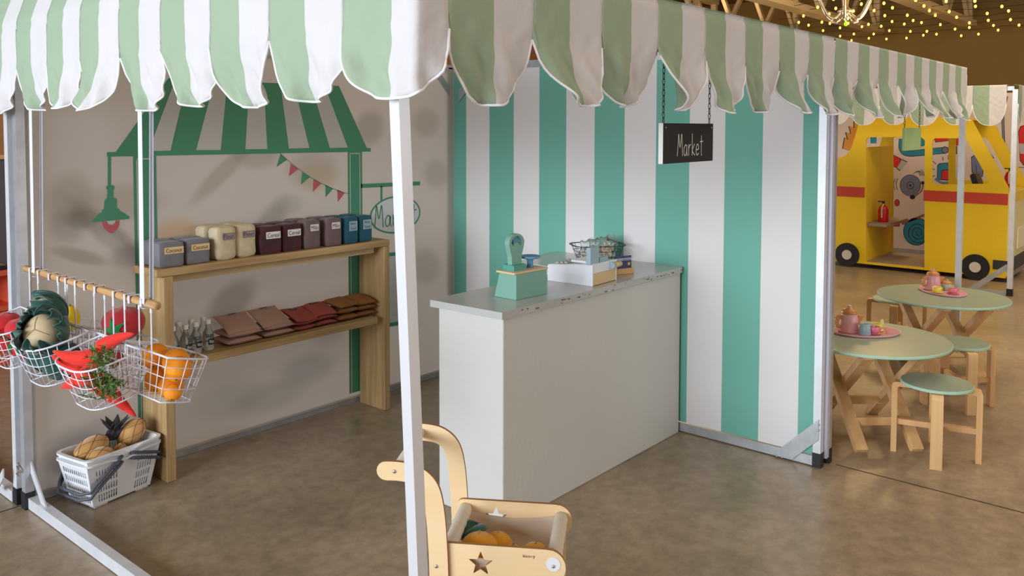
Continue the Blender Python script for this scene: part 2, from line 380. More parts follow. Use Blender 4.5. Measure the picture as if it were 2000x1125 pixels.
MB().box((0, 0, .013), (.28, .16, .026)).build('body', m_blackcap, k, bevel=.004)
b = MB()
for i in range(6):
    for j in range(3): b.box((-.1+i*.04, -.045+j*.045, .029), (.028, .03, .008))
b.build('keys', M('key_brown', (140, 110, 84)), k)
t = thing('partition_screen', 'dark grey partition screen with a wooden top rail behind the orange kitchen', 'screen', (-2.1, 3.05, 0))
MB().box((0, 0, .69), (1.3, .03, 1.35)).build('panel', M('dark_grey_panel', (92, 88, 94), rough=.8), t)
MB().box((0, -.01, 1.375), (1.36, .06, .03)).build('top_rail', m_tw, t)
for sx in (-1, 1): MB().box((sx*.55, 0, .015), (.06, .4, .03)).build('foot', m_tw, t)
# ---------------------------------------------------------------- stall frames
def bracket(mb, corner, d1, d2, off, L_=.16, w_=.045, bolts=None):
    """diagonal strip plate between two directions at a corner, lying just off the plane"""
    c = Vector(corner)+Vector(off); d1 = Vector(d1); d2 = Vector(d2); n = Vector(off).normalized()*.003
    P = [c+d1*L_, c+d1*(L_-w_*1.4), c+d2*(L_-w_*1.4), c+d2*L_]
    mb.add([p-n for p in P]+[p+n for p in P], [(0, 1, 2, 3), (7, 6, 5, 4), (0, 4, 5, 1), (1, 5, 6, 2), (2, 6, 7, 3), (3, 7, 4, 0)])
    if bolts is not None:
        for q in (c+d1*(L_-.02)*.97, c+d1*(L_-.052), c+d2*(L_-.02)*.97, c+d2*(L_-.052)):
            bolts.ell(q+n*1.3, (.005, .005, .005), 8, 6)
# mural panel (back wall of the market), plane Y = 0
MP = thing('mural_panel', 'free-standing back wall panel printed with a green shopfront mural', 'display panel', (-1.26, .02, 0))
def MPL(mb, *a, **k): mb.x = Matrix.Translation((1.26, -.02, 0)); o = mb.build(*a, **k); return o
def L0(x): return x
off = Vector((-1.26, .02, 0))
def mloc(): b = MB(); b.x = Matrix.Translation(-off); return b
b = mloc(); b.box((-2.555, .02, 1.0), (.04, .04, 1.96)); b.build('post', m_alu, MP)
b = mloc(); b.box((-.025, .02, 1.0), (.04, .04, 1.96)); b.build('post', m_alu, MP)
b = mloc(); b.box((-1.29, .02, .025), (2.49, .04, .045)); b.build('bottom_rail', m_alu, MP)
b = mloc(); b.box((-1.29, .02, 1.975), (2.57, .04, .045)); b.build('top_rail', m_alu, MP)
b = mloc(); bo = mloc(); bracket(b, (-.045, 0, 1.955), (-1, 0, 0), (0, 0, -1), (0, -.006, 0), bolts=bo); b.build('corner_bracket', m_plate, MP)
# print show-through material
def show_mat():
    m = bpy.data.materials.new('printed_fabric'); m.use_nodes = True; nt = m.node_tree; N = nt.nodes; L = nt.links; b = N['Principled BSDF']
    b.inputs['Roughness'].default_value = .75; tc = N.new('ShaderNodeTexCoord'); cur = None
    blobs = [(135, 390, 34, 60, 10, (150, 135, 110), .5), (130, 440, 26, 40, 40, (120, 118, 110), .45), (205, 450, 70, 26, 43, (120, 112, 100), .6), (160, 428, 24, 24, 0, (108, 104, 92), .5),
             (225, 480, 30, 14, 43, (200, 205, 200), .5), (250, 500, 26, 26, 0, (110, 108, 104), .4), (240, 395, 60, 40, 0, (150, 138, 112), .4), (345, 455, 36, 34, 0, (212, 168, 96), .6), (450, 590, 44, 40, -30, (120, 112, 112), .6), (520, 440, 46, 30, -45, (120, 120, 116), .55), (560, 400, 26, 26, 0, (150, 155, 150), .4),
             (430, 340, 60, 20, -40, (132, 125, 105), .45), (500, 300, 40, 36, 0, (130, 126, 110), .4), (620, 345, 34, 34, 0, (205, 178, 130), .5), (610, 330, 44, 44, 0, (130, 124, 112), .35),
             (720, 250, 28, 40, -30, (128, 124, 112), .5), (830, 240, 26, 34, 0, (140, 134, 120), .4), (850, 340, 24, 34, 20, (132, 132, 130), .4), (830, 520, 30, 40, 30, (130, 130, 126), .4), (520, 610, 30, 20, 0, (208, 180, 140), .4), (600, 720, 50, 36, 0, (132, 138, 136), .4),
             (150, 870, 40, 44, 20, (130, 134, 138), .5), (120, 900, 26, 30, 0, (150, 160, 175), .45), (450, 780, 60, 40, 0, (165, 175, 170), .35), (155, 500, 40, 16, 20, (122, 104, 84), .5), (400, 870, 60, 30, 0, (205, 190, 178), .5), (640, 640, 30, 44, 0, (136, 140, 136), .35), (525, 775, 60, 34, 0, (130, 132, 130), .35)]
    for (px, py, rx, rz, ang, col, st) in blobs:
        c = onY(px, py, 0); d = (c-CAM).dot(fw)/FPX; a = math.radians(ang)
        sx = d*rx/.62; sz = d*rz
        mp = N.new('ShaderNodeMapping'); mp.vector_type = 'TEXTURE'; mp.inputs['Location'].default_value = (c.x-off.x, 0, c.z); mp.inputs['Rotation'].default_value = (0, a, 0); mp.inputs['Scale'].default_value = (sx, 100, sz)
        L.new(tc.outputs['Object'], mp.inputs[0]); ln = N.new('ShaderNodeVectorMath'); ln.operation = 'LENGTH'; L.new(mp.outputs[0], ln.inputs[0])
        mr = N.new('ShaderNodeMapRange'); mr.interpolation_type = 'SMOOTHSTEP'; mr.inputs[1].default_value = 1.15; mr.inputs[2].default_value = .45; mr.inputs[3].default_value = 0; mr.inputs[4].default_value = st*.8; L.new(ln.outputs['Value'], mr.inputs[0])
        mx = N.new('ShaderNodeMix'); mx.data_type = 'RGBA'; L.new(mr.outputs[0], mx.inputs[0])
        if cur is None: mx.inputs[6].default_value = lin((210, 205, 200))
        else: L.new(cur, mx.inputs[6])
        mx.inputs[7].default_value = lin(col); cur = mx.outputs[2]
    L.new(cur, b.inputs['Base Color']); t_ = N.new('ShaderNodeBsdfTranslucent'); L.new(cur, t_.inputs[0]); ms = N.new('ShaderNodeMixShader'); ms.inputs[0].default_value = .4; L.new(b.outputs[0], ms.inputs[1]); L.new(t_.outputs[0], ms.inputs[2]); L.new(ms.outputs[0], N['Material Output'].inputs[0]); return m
def mu(px, py): p = onY(px, py, 0); return (p.x, p.z)
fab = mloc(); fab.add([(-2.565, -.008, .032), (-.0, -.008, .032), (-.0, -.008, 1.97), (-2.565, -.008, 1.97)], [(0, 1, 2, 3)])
LAY = [0]
def art(poly, mi, lay=1):
    fab.add([(x, -.0085-.0006*lay, z) for x, z in poly], [tuple(range(len(poly)))], mi)
def P(*pts): return [mu(*p) for p in pts]
def line(a, b, wd, mi, lay=1):
    a = Vector(mu(*a)); b = Vector(mu(*b)); d = (b-a); n = Vector((-d.y, d.x)).normalized()*wd/2; e = d.normalized()*wd*.3
    art([tuple(a+n-e), tuple(b+n+e), tuple(b-n+e), tuple(a-n-e)], mi, lay)
# 1 green 2 light 3 pink 4 sign white 5 note
zb = mu(465, 294)[1]; zt_ = mu(465, 158)[1]
art(P((327, 153), (660, 168), (716, 292), (222, 300)), 1, 1)
art(P((207, 297), (722, 289), (722, 296), (207, 306)), 1, 2)
for q in (((338, 161), (362, 162), (331, 294), (288, 295)), ((415, 163), (441, 165), (429, 293), (381, 293)), ((484, 166), (513, 167), (520, 291), (477, 291.5)), ((546, 169), (573, 170), (602, 289), (562, 290)), ((607, 172), (634, 173), (677, 288), (642, 289))):
    art(P(*q), 2, 3)
xa, xb = mu(258, 400)[0], mu(303, 400)[0]
def column(xa, xb, z1):
    art([(xa, .065), (xa, z1), (xb, z1), (xb, .065)], 1, 1)
    i = .014; w_ = .006
    art([(xa+i, .065), (xa+i, z1-i), (xa+i+w_, z1-i-w_), (xa+i+w_, .065)], 2, 2)
    art([(xb-i-w_, .065), (xb-i-w_, z1-i-w_), (xb-i, z1-i), (xb-i, .065)], 2, 2)
    art([(xa+i, z1-i-w_), (xa+i, z1-i), (xb-i, z1-i), (xb-i, z1-i-w_)], 2, 2)
column(mu(258, 310)[0], mu(303, 310)[0], mu(280, 303)[1]); column(mu(677, 300)[0], mu(705, 300)[0], mu(690, 294)[1])
Z4 = lambda pts: P(*[(60+x/4.6875, 300+y/4.6875) for x, y in pts])
art(Z4([(697, 10), (727, 10), (727, 295), (697, 295)]), 1, 1)
lamp = [(682, 300), (695, 288), (745, 288), (760, 300), (755, 325), (748, 335), (750, 400), (778, 412), (783, 500), (803, 505), (805, 520), (850, 545), (895, 575), (893, 597), (560, 628), (550, 615), (575, 590), (620, 545), (640, 537), (642, 515), (660, 505), (668, 425), (690, 405), (695, 335), (682, 318)]
art(Z4(lamp), 1, 2)
art(Z4([(647, 622), (806, 608), (803, 650), (790, 680), (760, 715), (735, 730), (710, 722), (670, 690), (650, 655)]), 3, 1)
art(Z4([(683, 618), (768, 610), (760, 635), (735, 650), (705, 645)]), 2, 3)
Z3 = lambda pts: P(*[(500+x/2.886, 130+y/2.886) for x, y in pts])
for i, tr in enumerate((((132, 492), (170, 525), (110, 566)), ((190, 546), (234, 577), (179, 620)), ((254, 593), (299, 622), (247, 666)), ((318, 632), (362, 658), (315, 706)), ((385, 665), (428, 688), (386, 738)), ((451, 692), (494, 712), (456, 763)))):
    art(Z3(tr), 1 if i % 2 == 0 else 3, 1)
ch = [(126, 486), (170, 525), (234, 577), (299, 622), (362, 658), (428, 688), (494, 712), (514, 716)]
for a, b_ in zip(ch[:-1], ch[1:]):
    A = (500+a[0]/2.886, 130+a[1]/2.886); B_ = (500+b_[0]/2.886, 130+b_[1]/2.886); line(A, B_, .003, 1, 1)
line((705, 363), (817, 358), .024, 1, 1); line((743, 365), (743, 390), .016, 1, 1)
cx, cz_ = mu(771, 419); ex = (mu(820, 419)[0]-mu(721, 419)[0])/2; ez = (mu(771, 383)[1]-mu(771, 456)[1])/2
art([(cx+ex*math.cos(a*PI/24), cz_+ez*math.sin(a*PI/24)) for a in range(48)], 1, 2)
art([(cx+(ex-.012)*math.cos(a*PI/24), cz_+(ez-.010)*math.sin(a*PI/24)) for a in range(48)], 4, 3)
add_hand(fab, 'Market', (cx+.0, -.0085-.0006*4, cz_), (1, 0, 0), (0, 0, 1), .13, .004, 1, asc=.85)
line((712, 501), (800, 493), .022, 1, 2); line((712, 642), (800, 627), .024, 1, 2)
art(P((712, 505), (800, 497), (800, 625), (712, 639)), 5, 1)
for yy in (520, 545, 570, 595, 615): line((765, yy), (798, yy-3), .002, 2, 2)
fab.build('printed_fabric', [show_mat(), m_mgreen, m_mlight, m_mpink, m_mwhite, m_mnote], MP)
# striped panel, plane X = 0
SP = thing('striped_panel', 'side wall panel of wide green and white vertical stripes behind the grey counter', 'display panel', (.02, -1.2, 0))
def sloc(): b = MB(); b.x = Matrix.Translation((-.02, 1.2, 0)); return b
b = sloc(); e = [-.004]+[-.117-.198*k for k in range(12)]+[-2.372]
for k in range(len(e)-1):
    b.box((-.001, (e[k]+e[k+1])/2, 1.005), (.008, abs(e[k]-e[k+1]), 1.9), k % 2)
b.build('striped_fabric', [m_green, m_white], SP)
sloc().box((.02, -.065, 1.0), (.038, .036, 1.93)).build('post', m_alu, SP)
sloc().box((.005, -2.39, 1.02), (.036, .036, 1.90)).build('post', m_alu2, SP)
sloc().box((.008, -1.22, .028), (.034, 2.31, .045)).build('bottom_rail', m_alu, SP)
sloc().box((.015, -1.22, 1.975), (.04, 2.37, .045)).build('top_rail', m_alu, SP)
b = sloc(); b.box((.006, -2.39, .035), (.040, .040, .07)); b.build('end_cap', m_blackcap, SP)
b = sloc(); bo = sloc(); bracket(b, (0, -2.40, .01), (0, 1, 0), (0, 0, 1), (-.016, 0, 0), .225, .07, bolts=bo); b.build('corner_bracket', m_plate, SP); bo.build('bolt', m_bolt, SP, smooth=True)
b = sloc(); bracket(b, (0, -.06, 1.96), (0, -1, 0), (0, 0, -1), (-.012, 0, 0), .2, .05); b.build('corner_bracket', m_plate, SP)
b = sloc(); 
for yy in (-.02, -.085): sloc().box((.02, yy, 2.22), (.03, .03, .44)).build('riser_post', m_alu, SP)
# left open side frame of the market: rear post, floor bar, near leaning post, top rails
SF = thing('stall_frame', 'open aluminium side frame of the market stall with a bar along the floor', 'stall frame', (-2.58, -1.2, 0))
def floc(): b = MB(); b.x = Matrix.Translation((2.58, 1.2, 0)); return b
floc().box((-2.585, -.03, 1.0), (.034, .038, 1.93)).build('post', m_alu, SF)
floc().box((-2.575, -1.22, .026), (.036, 2.34, .045)).build('floor_bar', m_alu2, SF)
floc().box((-2.585, -.03, .035), (.040, .044, .072)).build('end_cap', m_blackcap, SF)
floc().box((-2.585, -1.2, 1.975), (.036, 2.36, .04)).build('top_rail', m_alu, SF)
b = floc(); bracket(b, (-2.60, -.05, .05), (0, -1, 0), (0, 0, 1), (.022, 0, 0), .15, .035); b.build('corner_bracket', m_alu2, SF)
pt = onY(787, 195, -2.372); pb = onY(824, 1125, -2.372); dz = (pt-pb)/(pt.z-pb.z)
A = pb+dz*(0-pb.z)+Vector((.005, .018, 0)); B_ = pb+dz*(1.97-pb.z)+Vector((.005, .018, 0))
b = floc(); b.bar(A, B_, .033, .033); b.build('post', M('near_post_metal', (243, 245, 252), rough=.35, metal=.45), SF)
floc().box((-1.31, -2.40, 1.975), (2.56, .035, .035)).build('front_beam', m_alu, SF)
# neighbouring frame behind on the left
NF = thing('stall_frame', 'neighbouring aluminium frame whose floor bar runs off at the left edge', 'stall frame', (-2.62, .6, 0))
def nloc(): b = MB(); b.x = Matrix.Translation((2.62, -.6, 0)); return b
nloc().box((-2.594, .045, 1.0), (.030, .038, 1.93)).build('post', m_alu2, NF)
nloc().box((-2.596, .76, .026), (.034, 1.38, .045)).build('floor_bar', m_alu2, NF)
nloc().box((-2.594, .045, .035), (.034, .042, .072)).build('end_cap', m_blackcap, NF)
b = nloc(); bracket(b, (-2.63, .05, .045), (0, 1, 0), (0, 0, 1), (-.02, 0, 0), .12, .03); b.build('corner_bracket', m_alu2, NF)
b = nloc(); c = onX(38, 918, -2.665); P0_ = []
for k in range(40): P0_.append(c+Vector((.008*math.sin(k*2.3), .022*math.sin(k*1.7), .028*math.sin(k*1.13))))
b.tube(P0_, .0018, 5); b.build('tie_wire', m_bolt, NF)
# café frame
CF = thing('stall_frame', 'aluminium frame of the tea-table stall right of the striped wall', 'stall frame', (1.3, -2.4, 0))
def cloc(): b = MB(); b.x = Matrix.Translation((-1.3, 2.4, 0)); return b
cloc().box((.052, -2.405, 1.0), (.030, .03, 1.93)).build('post', M('frame_lilac', (205, 205, 222), rough=.4, metal=.3), CF)
cloc().box((.092, -2.40, 1.0), (.034, .034, 1.93)).build('post', m_alu, CF)
cloc().box((.092, -2.40, .035), (.038, .038, .07)).build('end_cap', m_blackcap, CF)
cloc().box((2.545, -2.41, 1.0), (.036, .036, 1.93)).build('post', m_alu2, CF)
cloc().box((1.3, -2.405, 1.975), (2.5, .034, .035)).build('front_beam', m_alu, CF)
# frame of the fire engine stall
VF = thing('stall_frame', 'far aluminium frame with a braced foot in front of the yellow van', 'stall frame', (5.25, -1.2, 0))
def vloc(): b = MB(); b.x = Matrix.Translation((-5.25, 1.2, 0)); return b
vloc().box((5.26, -2.26, 1.0), (.045, .045, 1.93)).build('post', m_alu2, VF)
vloc().box((5.26, -2.26, .035), (.05, .05, .07)).build('end_cap', m_blackcap, VF)
vloc().box((5.26, -1.0, 1.975), (.04, 2.5, .04)).build('top_rail', m_alu, VF)
b = vloc(); b.bar((5.26, -2.24, .02), (5.26, -1.9, .02), .04); b.bar((5.26, -2.24, .28), (5.26, -1.95, .04), .02, .05); b.build('brace', m_alu, VF)
vloc().box((5.26, .25, 1.0), (.045, .045, 1.93)).build('post', m_alu2, VF)
# ---------------------------------------------------------------- scalloped valances
def valance(path, edges, label, name='scalloped_valance', seed=1, kk=None, zt=2.005, zc=1.825, zb_=1.655, amp=1.0, outward=1, start_green=True, fold_in=.05, cheek=None):
    """path: list of 2D points; edges: arc positions of cusps"""
    rnd = random.Random(seed); Pp = [Vector(p) for p in path]; seg = [(Pp[i+1]-Pp[i]).length for i in range(len(Pp)-1)]
    cum = [0]
    for s_ in seg: cum.append(cum[-1]+s_)
    def at(s_):
        s_ = max(0, min(cum[-1]-1e-6, s_))
        for i in range(len(seg)):
            if s_ <= cum[i+1]: break
        d = (Pp[i+1]-Pp[i]).normalized(); p = Pp[i]+d*(s_-cum[i]); n = Vector((d.y, -d.x))
        if i+1 < len(seg):
            g = cum[i+1]-s_; 
            if g < .05: d2 = (Pp[i+2]-Pp[i+1]).normalized(); n = n.lerp(Vector((d2.y, -d2.x)), .5*(1-g/.05)).normalized()
        if i > 0:
            g = s_-cum[i]
            if g < .05: d2 = (Pp[i]-Pp[i-1]).normalized(); n = n.lerp(Vector((d2.y, -d2.x)), .5*(1-g/.05)).normalized()
        return p, n*outward
    mb = MB(); hem = MB(); NU, NV = 24, 28; hp = []
    for k in range(len(edges)-1):
        a, b_ = edges[k], edges[k+1]; wd = b_-a
        sq = kk[k] if kk and k < len(kk) else rnd.uniform(.03, .3)
        shift = rnd.uniform(-.03, .03)*amp; curl = rnd.uniform(-.035, .05)*amp; ph = rnd.uniform(-.5, .5); dp = rnd.uniform(.94, 1.04); fo = rnd.choice((-1, 1)); wv = rnd.uniform(.004, .012)*amp
        def fn(u, v):
            t = u; sh = (1-abs(2*t-1)**2.5)**.56 if 0 < t < 1 else 0
            zbot = zc-(zc-zb_)*dp*sh
            ztt = zt+(cheek(a+wd*t) if cheek else 0); z = ztt+(zbot-ztt)*v
            low = max(0, (zc+.008-z)/(zc+.008-zb_)); up_ = max(0, (zt-z)/(zt-zb_))
            # flaps narrow and swing below the cusp line
            sc_ = 1-sq*low**1.25
            s_ = a+wd*(.5+(t-.5)*sc_)+shift*low**1.5
            p, n = at(s_)
            d = .004+.004*math.sin(s_*23+seed)*up_+wv*(.12*up_+1.0*low)*math.sin(t*PI*2+ph*3)
            d += curl*low**1.6 + (.55*sq+.03)*wd*fo*low*(abs(2*t-1)**1.4-.35)*amp + .014*amp*low*math.sin(t*PI*4+ph*5)
            d += .006*amp*low*math.sin(t*17+z*60+ph*9)+.0045*amp*low*math.sin(t*33+ph*20+z*25)+.003*math.exp(-((z-zc-.006)/.014)**2)*math.sin(s_*75+ph*6)+.0007*math.sin(s_*61+z*37)*math.sin(z*83+s_*13)
            if z > zt: d -= (z-zt)*.35
            d -= .006*math.exp(-((z-zt+.01)/.012)**2) if cheek else 0
            return (p.x+n.x*d, p.y+n.y*d, z)
        g0 = start_green
        mb.grid(fn, NU, NV, mfn=lambda i, j, g0=g0: (0 if i < NU//2 else 1))
        pts = [Vector(fn(i/40, 1)) for i in range(41)]
        hem.tube(pts, .0036, 6)
    # folded top edge
    e0 = 1.9 if (cheek and edges[-1] > 2.5) else edges[0]
    def ft(u, v):
        s_ = e0+(edges[-1]-e0)*u; p, n = at(s_); return (p.x+n.x*(.004-fold_in*v), p.y+n.y*(.004-fold_in*v), zt+.004*math.sin(v*PI))
    def mcol(i, j):
        s_ = e0+(edges[-1]-e0)*(i+.5)/(8*(len(edges)-1))
        for k in range(len(edges)-1):
            if s_ < edges[k+1]: return 0 if (s_-edges[k])/(edges[k+1]-edges[k]) < .5 else 1
        return 1
    mb.grid(ft, 8*(len(edges)-1), 3, mfn=mcol)
    c = Vector((sum(p.x for p in Pp)/len(Pp), sum(p.y for p in Pp)/len(Pp), 1.8))
    for q in mb.v: q -= c
    for q in hem.v: q -= c
    t = thing(name, label, 'awning valance', c)
    mb.build('striped_cloth', [m_vgreen, m_vwhite], t, smooth=True, solid=.0016)
    hem.build('white_piping', m_piping, t, smooth=True)
    return t
Yc = -2.45; Xl = -2.625
# market: left side then front
el = [0]
left_c = [-.151+.3, -.151, -.45, -.735, -1.032, -1.31, -1.60, -1.891, -2.199]
arc = lambda y: .15-y
edges = [arc(y) for y in left_c]+[arc(Yc)+(x-Xl) for x in [-2.53+.31*k for k in range(9)]]
valance([(Xl, .15), (Xl, Yc), (-.05, Yc)], edges, 'green and white striped scalloped valance around the front corner of the market stall', seed=5,
        kk=[.2, .16, .14, .22, .1, .1, .06, .04, .04, .04, .10, .12, .5, .10, .12, .55, .16], amp=1.15, cheek=lambda s_: max(0, .30-.30*s_/1.9))
valance([(-.05, Yc), (2.43, Yc)], [.31*k for k in range(9)], 'green and white striped scalloped valance over the tea tables', seed=9,
        kk=[.5, .45, .2, .35, .2, .35, .3, .2], amp=1.3)
valance([(5.22, .4), (5.22, -2.29)], [.0+.288*k for k in range(10)][:10], 'farthest striped scalloped valance hanging above the yellow van', seed=3, kk=[0]*12, amp=.25, zb_=1.63)
valance([(5.22, -2.29), (7.4, -2.29)], [.288*k for k in range(8)], 'striped valance turning the corner at the right edge beyond the yellow van', seed=4, kk=[.1]*12, amp=.4, zb_=1.63)
valance([(-2.68, 1.6), (-2.68, .22)], [.276*k for k in range(6)], 'striped valance of the neighbouring stall at the top left corner', seed=14, kk=[.25]*6, amp=.9, cheek=lambda s_: .30)
# ---------------------------------------------------------------- hanging rail and wire baskets
HR = thing('hanging_rail', 'round wooden rail slung on white straps in the stall opening', 'rail', (-2.6, -.655, 1.02))
b = MB(); b.tube([(0, .545, .002), (0, .3, .001), (0, -.3, 0), (0, -.545, 0)], [.0135]*4, 14); b.build('rod', m_rope, HR, smooth=True)
for yy in (.425, -.475):
    st_ = MB()
    for sx in (-1, 1):
        st_.prism([(-.0145, 0), (.0145, 0), (.0135, 1), (-.0135, 1)], (sx*.0148, yy, 0), (0, 1, 0), (sx*.006+.012, 0, .94), (sx*.0012, 0, 0))
    st_.tube([(.0150*math.cos(a), yy, .0150*math.sin(a)) for a in [PI+PI*k/10 for k in range(11)]], .0008, 4)
    st_.prism([(-.0155, -.0145), (.0155, -.0145), (.0155, .0145), (-.0155, .0145)], (0, yy, -.0165), (1, 0, 0), (0, 1, 0), (0, 0, .0014))
    st_.build('strap', m_strap, HR)
def wire_basket_parts(root, L_=.30, D_=.19, H_=.15, r=.0022, m=m_wire, hooks=True, tilt=.26, hook_h=.165, rr=.0036):
    """rear rim along local x at y=0; the bowl goes to +y, tilted down"""
    R = Matrix.Rotation(-tilt, 3, 'X')
    def outline(s_, sc_):  # D shape, 40 pts
        pts = []
        N_ = 44
        for i in range(N_):
            a = PI*i/(N_/2-0) if False else 0
        # rear straight
        for i in range(12): pts.append((-L_/2+L_*i/12, 0))
        for i in range(28):
            a = i/28*PI; x = L_/2*math.copysign(abs(math.cos(a))**.55, math.cos(a)); y = D_*(abs(math.sin(a))**.62); pts.append((x, y))
        return [((x*sc_), (y-D_*.45)*sc_+D_*.45) for x, y in pts]
    def ring(h):
        sc_ = 1-.26*h; return [R@Vector((x, y+.01*h, -H_*h)) for x, y in outline(0, sc_)]
    top = ring(0); MB().tube(top, rr, 8, closed=True).build('rim', m, root, smooth=True)
    w_ = MB()
    for h in (.22, .45, .7): w_.tube(ring(h), r*.8, 5, closed=True)
    w_.tube(ring(1), r*1.3, 6, closed=True); bt = ring(1)
    N_ = len(top)
    for i in range(0, N_, 2):
        w_.tube([top[i], ring(.5)[i], bt[i]], r*.8, 5)
    for i in range(1, 12, 2):
        j = (40-i) % 40
        w_.tube([bt[i], bt[12+28-i*28//12 if 12+28-i*28//12 < 40 else 39]], r*.8, 5)
    w_.build('wire_mesh', m, root, smooth=True)
    if hooks:
        for sx in (-.042, .042):
            h = MB(); h.tube([(sx, .010, -.03), (sx, .003, -.030), (sx, .0025, 0), (sx, .003, hook_h-.03)], .0026, 6)
            h.box((sx, .0025, hook_h-.012), (.011, .003, .05)); h.box((sx, -.0145, hook_h+.0150), (.011, .037, .0022)); h.box((sx, -.0315, hook_h+.002), (.011, .003, .026)); h.build('hook', m, root)
rod = Vector((-2.6, 0, 1.02))
BK = {}
def hang(key, y, side, label, **kw):
    zz = .853+(.01 if side < 0 else 0); t = thing('wire_basket', label, 'basket', (-2.6+side*.0, y, zz), rz=(PI/2 if side < 0 else -PI/2), group='white wire baskets hung on the wooden rail')
    # local +y must point to side*X ; hooks reach the rod at height 1.02
    t.location.x = -2.6+side*.014
    wire_basket_parts(t, hook_h=1.02-zz, **kw); BK[key] = t; return t
hang('A', -.235, -1, 'white wire basket of red tomatoes, farthest along the wooden rail')
hang('B', -.575, -1, 'white wire basket holding the dark green plush cabbages')
hang('C', -.965, -1, 'white wire basket of orange-red carrots, nearest the camera')
hang('F', -.425, 1, 'white wire basket with a yellow lemon, mostly hidden by the cabbages')
hang('E', -.74, 1, 'white wire basket of dark red plush, on the stall side of the wooden rail')
hang('D', -1.082, 1, 'white wire basket of oranges at the near end of the rail')
def inb(key, x, y, z, tilt=.26, side=None):
    """point inside a basket, local coords"""
    t = BK[key]; p = Matrix.Rotation(-tilt, 3, 'X')@Vector((x, y, z)); R = Matrix.Rotation(t.rotation_euler.z, 3, 'Z'); return Vector(t.location)+R@p
m_red = M('tomato_plush', (205, 18, 30), rough=.8, var=.15, scale=20, sheen=.3)
m_red2 = M('dark_red_plush', (176, 10, 26), rough=.8, var=.15, scale=20, sheen=.3)
m_leafg = M('felt_leaf_green', (30, 110, 50), rough=.9)
m_cab = M('cabbage_leaf_plush', (18, 84, 74), rough=.85, var=.25, scale=18, sheen=.4)
m_cream = M('cabbage_heart_plush', (206, 186, 150), rough=.85, var=.05)
m_car = M('carrot_plush', (226, 38, 18), rough=.8, var=.12, scale=14, sheen=.2)
m_fol = M('foliage_green', (52, 92, 34), rough=.7, rgb2=(104, 130, 60), scale=60)
m_orange = M('orange_plush', (245, 150, 20), rough=.7, var=.06, bump=.2)
m_yellow = M('lemon_plush', (240, 200, 30), rough=.75)
m_stitch = M('stitch', (150, 130, 96), rough=.9)
def tomato(p, r, label, mat=m_red, tiltv=(0, 0, 0), star=(0, 0, 1), group='red plush tomatoes in the far basket'):
    t = thing('plush_tomato', label, 'toy tomato', p, group=group)
    lob = lambda a, b: 1-.05*abs(math.sin(b*2.5))-(.12*max(0, math.sin(a))**8)
    MB().ell((0, 0, 0), (r, r, r*.82), 20, 12, rot=Euler(tiltv).to_matrix(), f=lob).build('body', mat, t, smooth=True)
    s = Vector(star).normalized(); u = s.orthogonal().normalized(); v = s.cross(u); b = MB()
    for k in range(5):
        a = 2*PI*k/5; d = u*math.cos(a)+v*math.sin(a); q = s.cross(d)
        base = s*r*.97; b.add([base*1.02+q*r*.16+d*r*.1, base*1.02-q*r*.16+d*r*.1, (s*.80+d*.62)*r*1.05, base*1.08], [(0, 2, 3), (3, 2, 1)])
    b.build('calyx', m_leafg, t, solid=.002)
    return t
tomato(inb('A', .085, .090, -.025), .062, 'red plush tomato topmost at the left of the far basket', star=(-.8, -.3, -.45))
tomato(inb('A', -.045, .080, -.030), .058, 'red plush tomato topmost at the right of the far basket', star=(-.6, .1, -.6))
tomato(inb('A', .09, .10, -.108), .046, 'red plush tomato low at the left of the far basket', star=(-1, 0, -.1))
tomato(inb('A', -.005, .09, -.112), .045, 'red plush tomato low in the middle of the far basket', star=(-1, -.1, .2))
tomato(inb('A', -.085, .09, -.11), .045, 'red plush tomato low at the right of the far basket', star=(-1, -.5, .3))
tomato(inb('E', -.01, .085, .045), .078, 'large dark red plush tomato with a dark green star cap, standing up behind the carrots', mat=m_red2, star=(-.75, -.6, -.15), group=None)
tomato(inb('E', -.06, .085, -.095), .05, 'dark red plush ball in the bottom of the basket behind the carrots', mat=m_red2, star=(1, 0, 0), group=None)
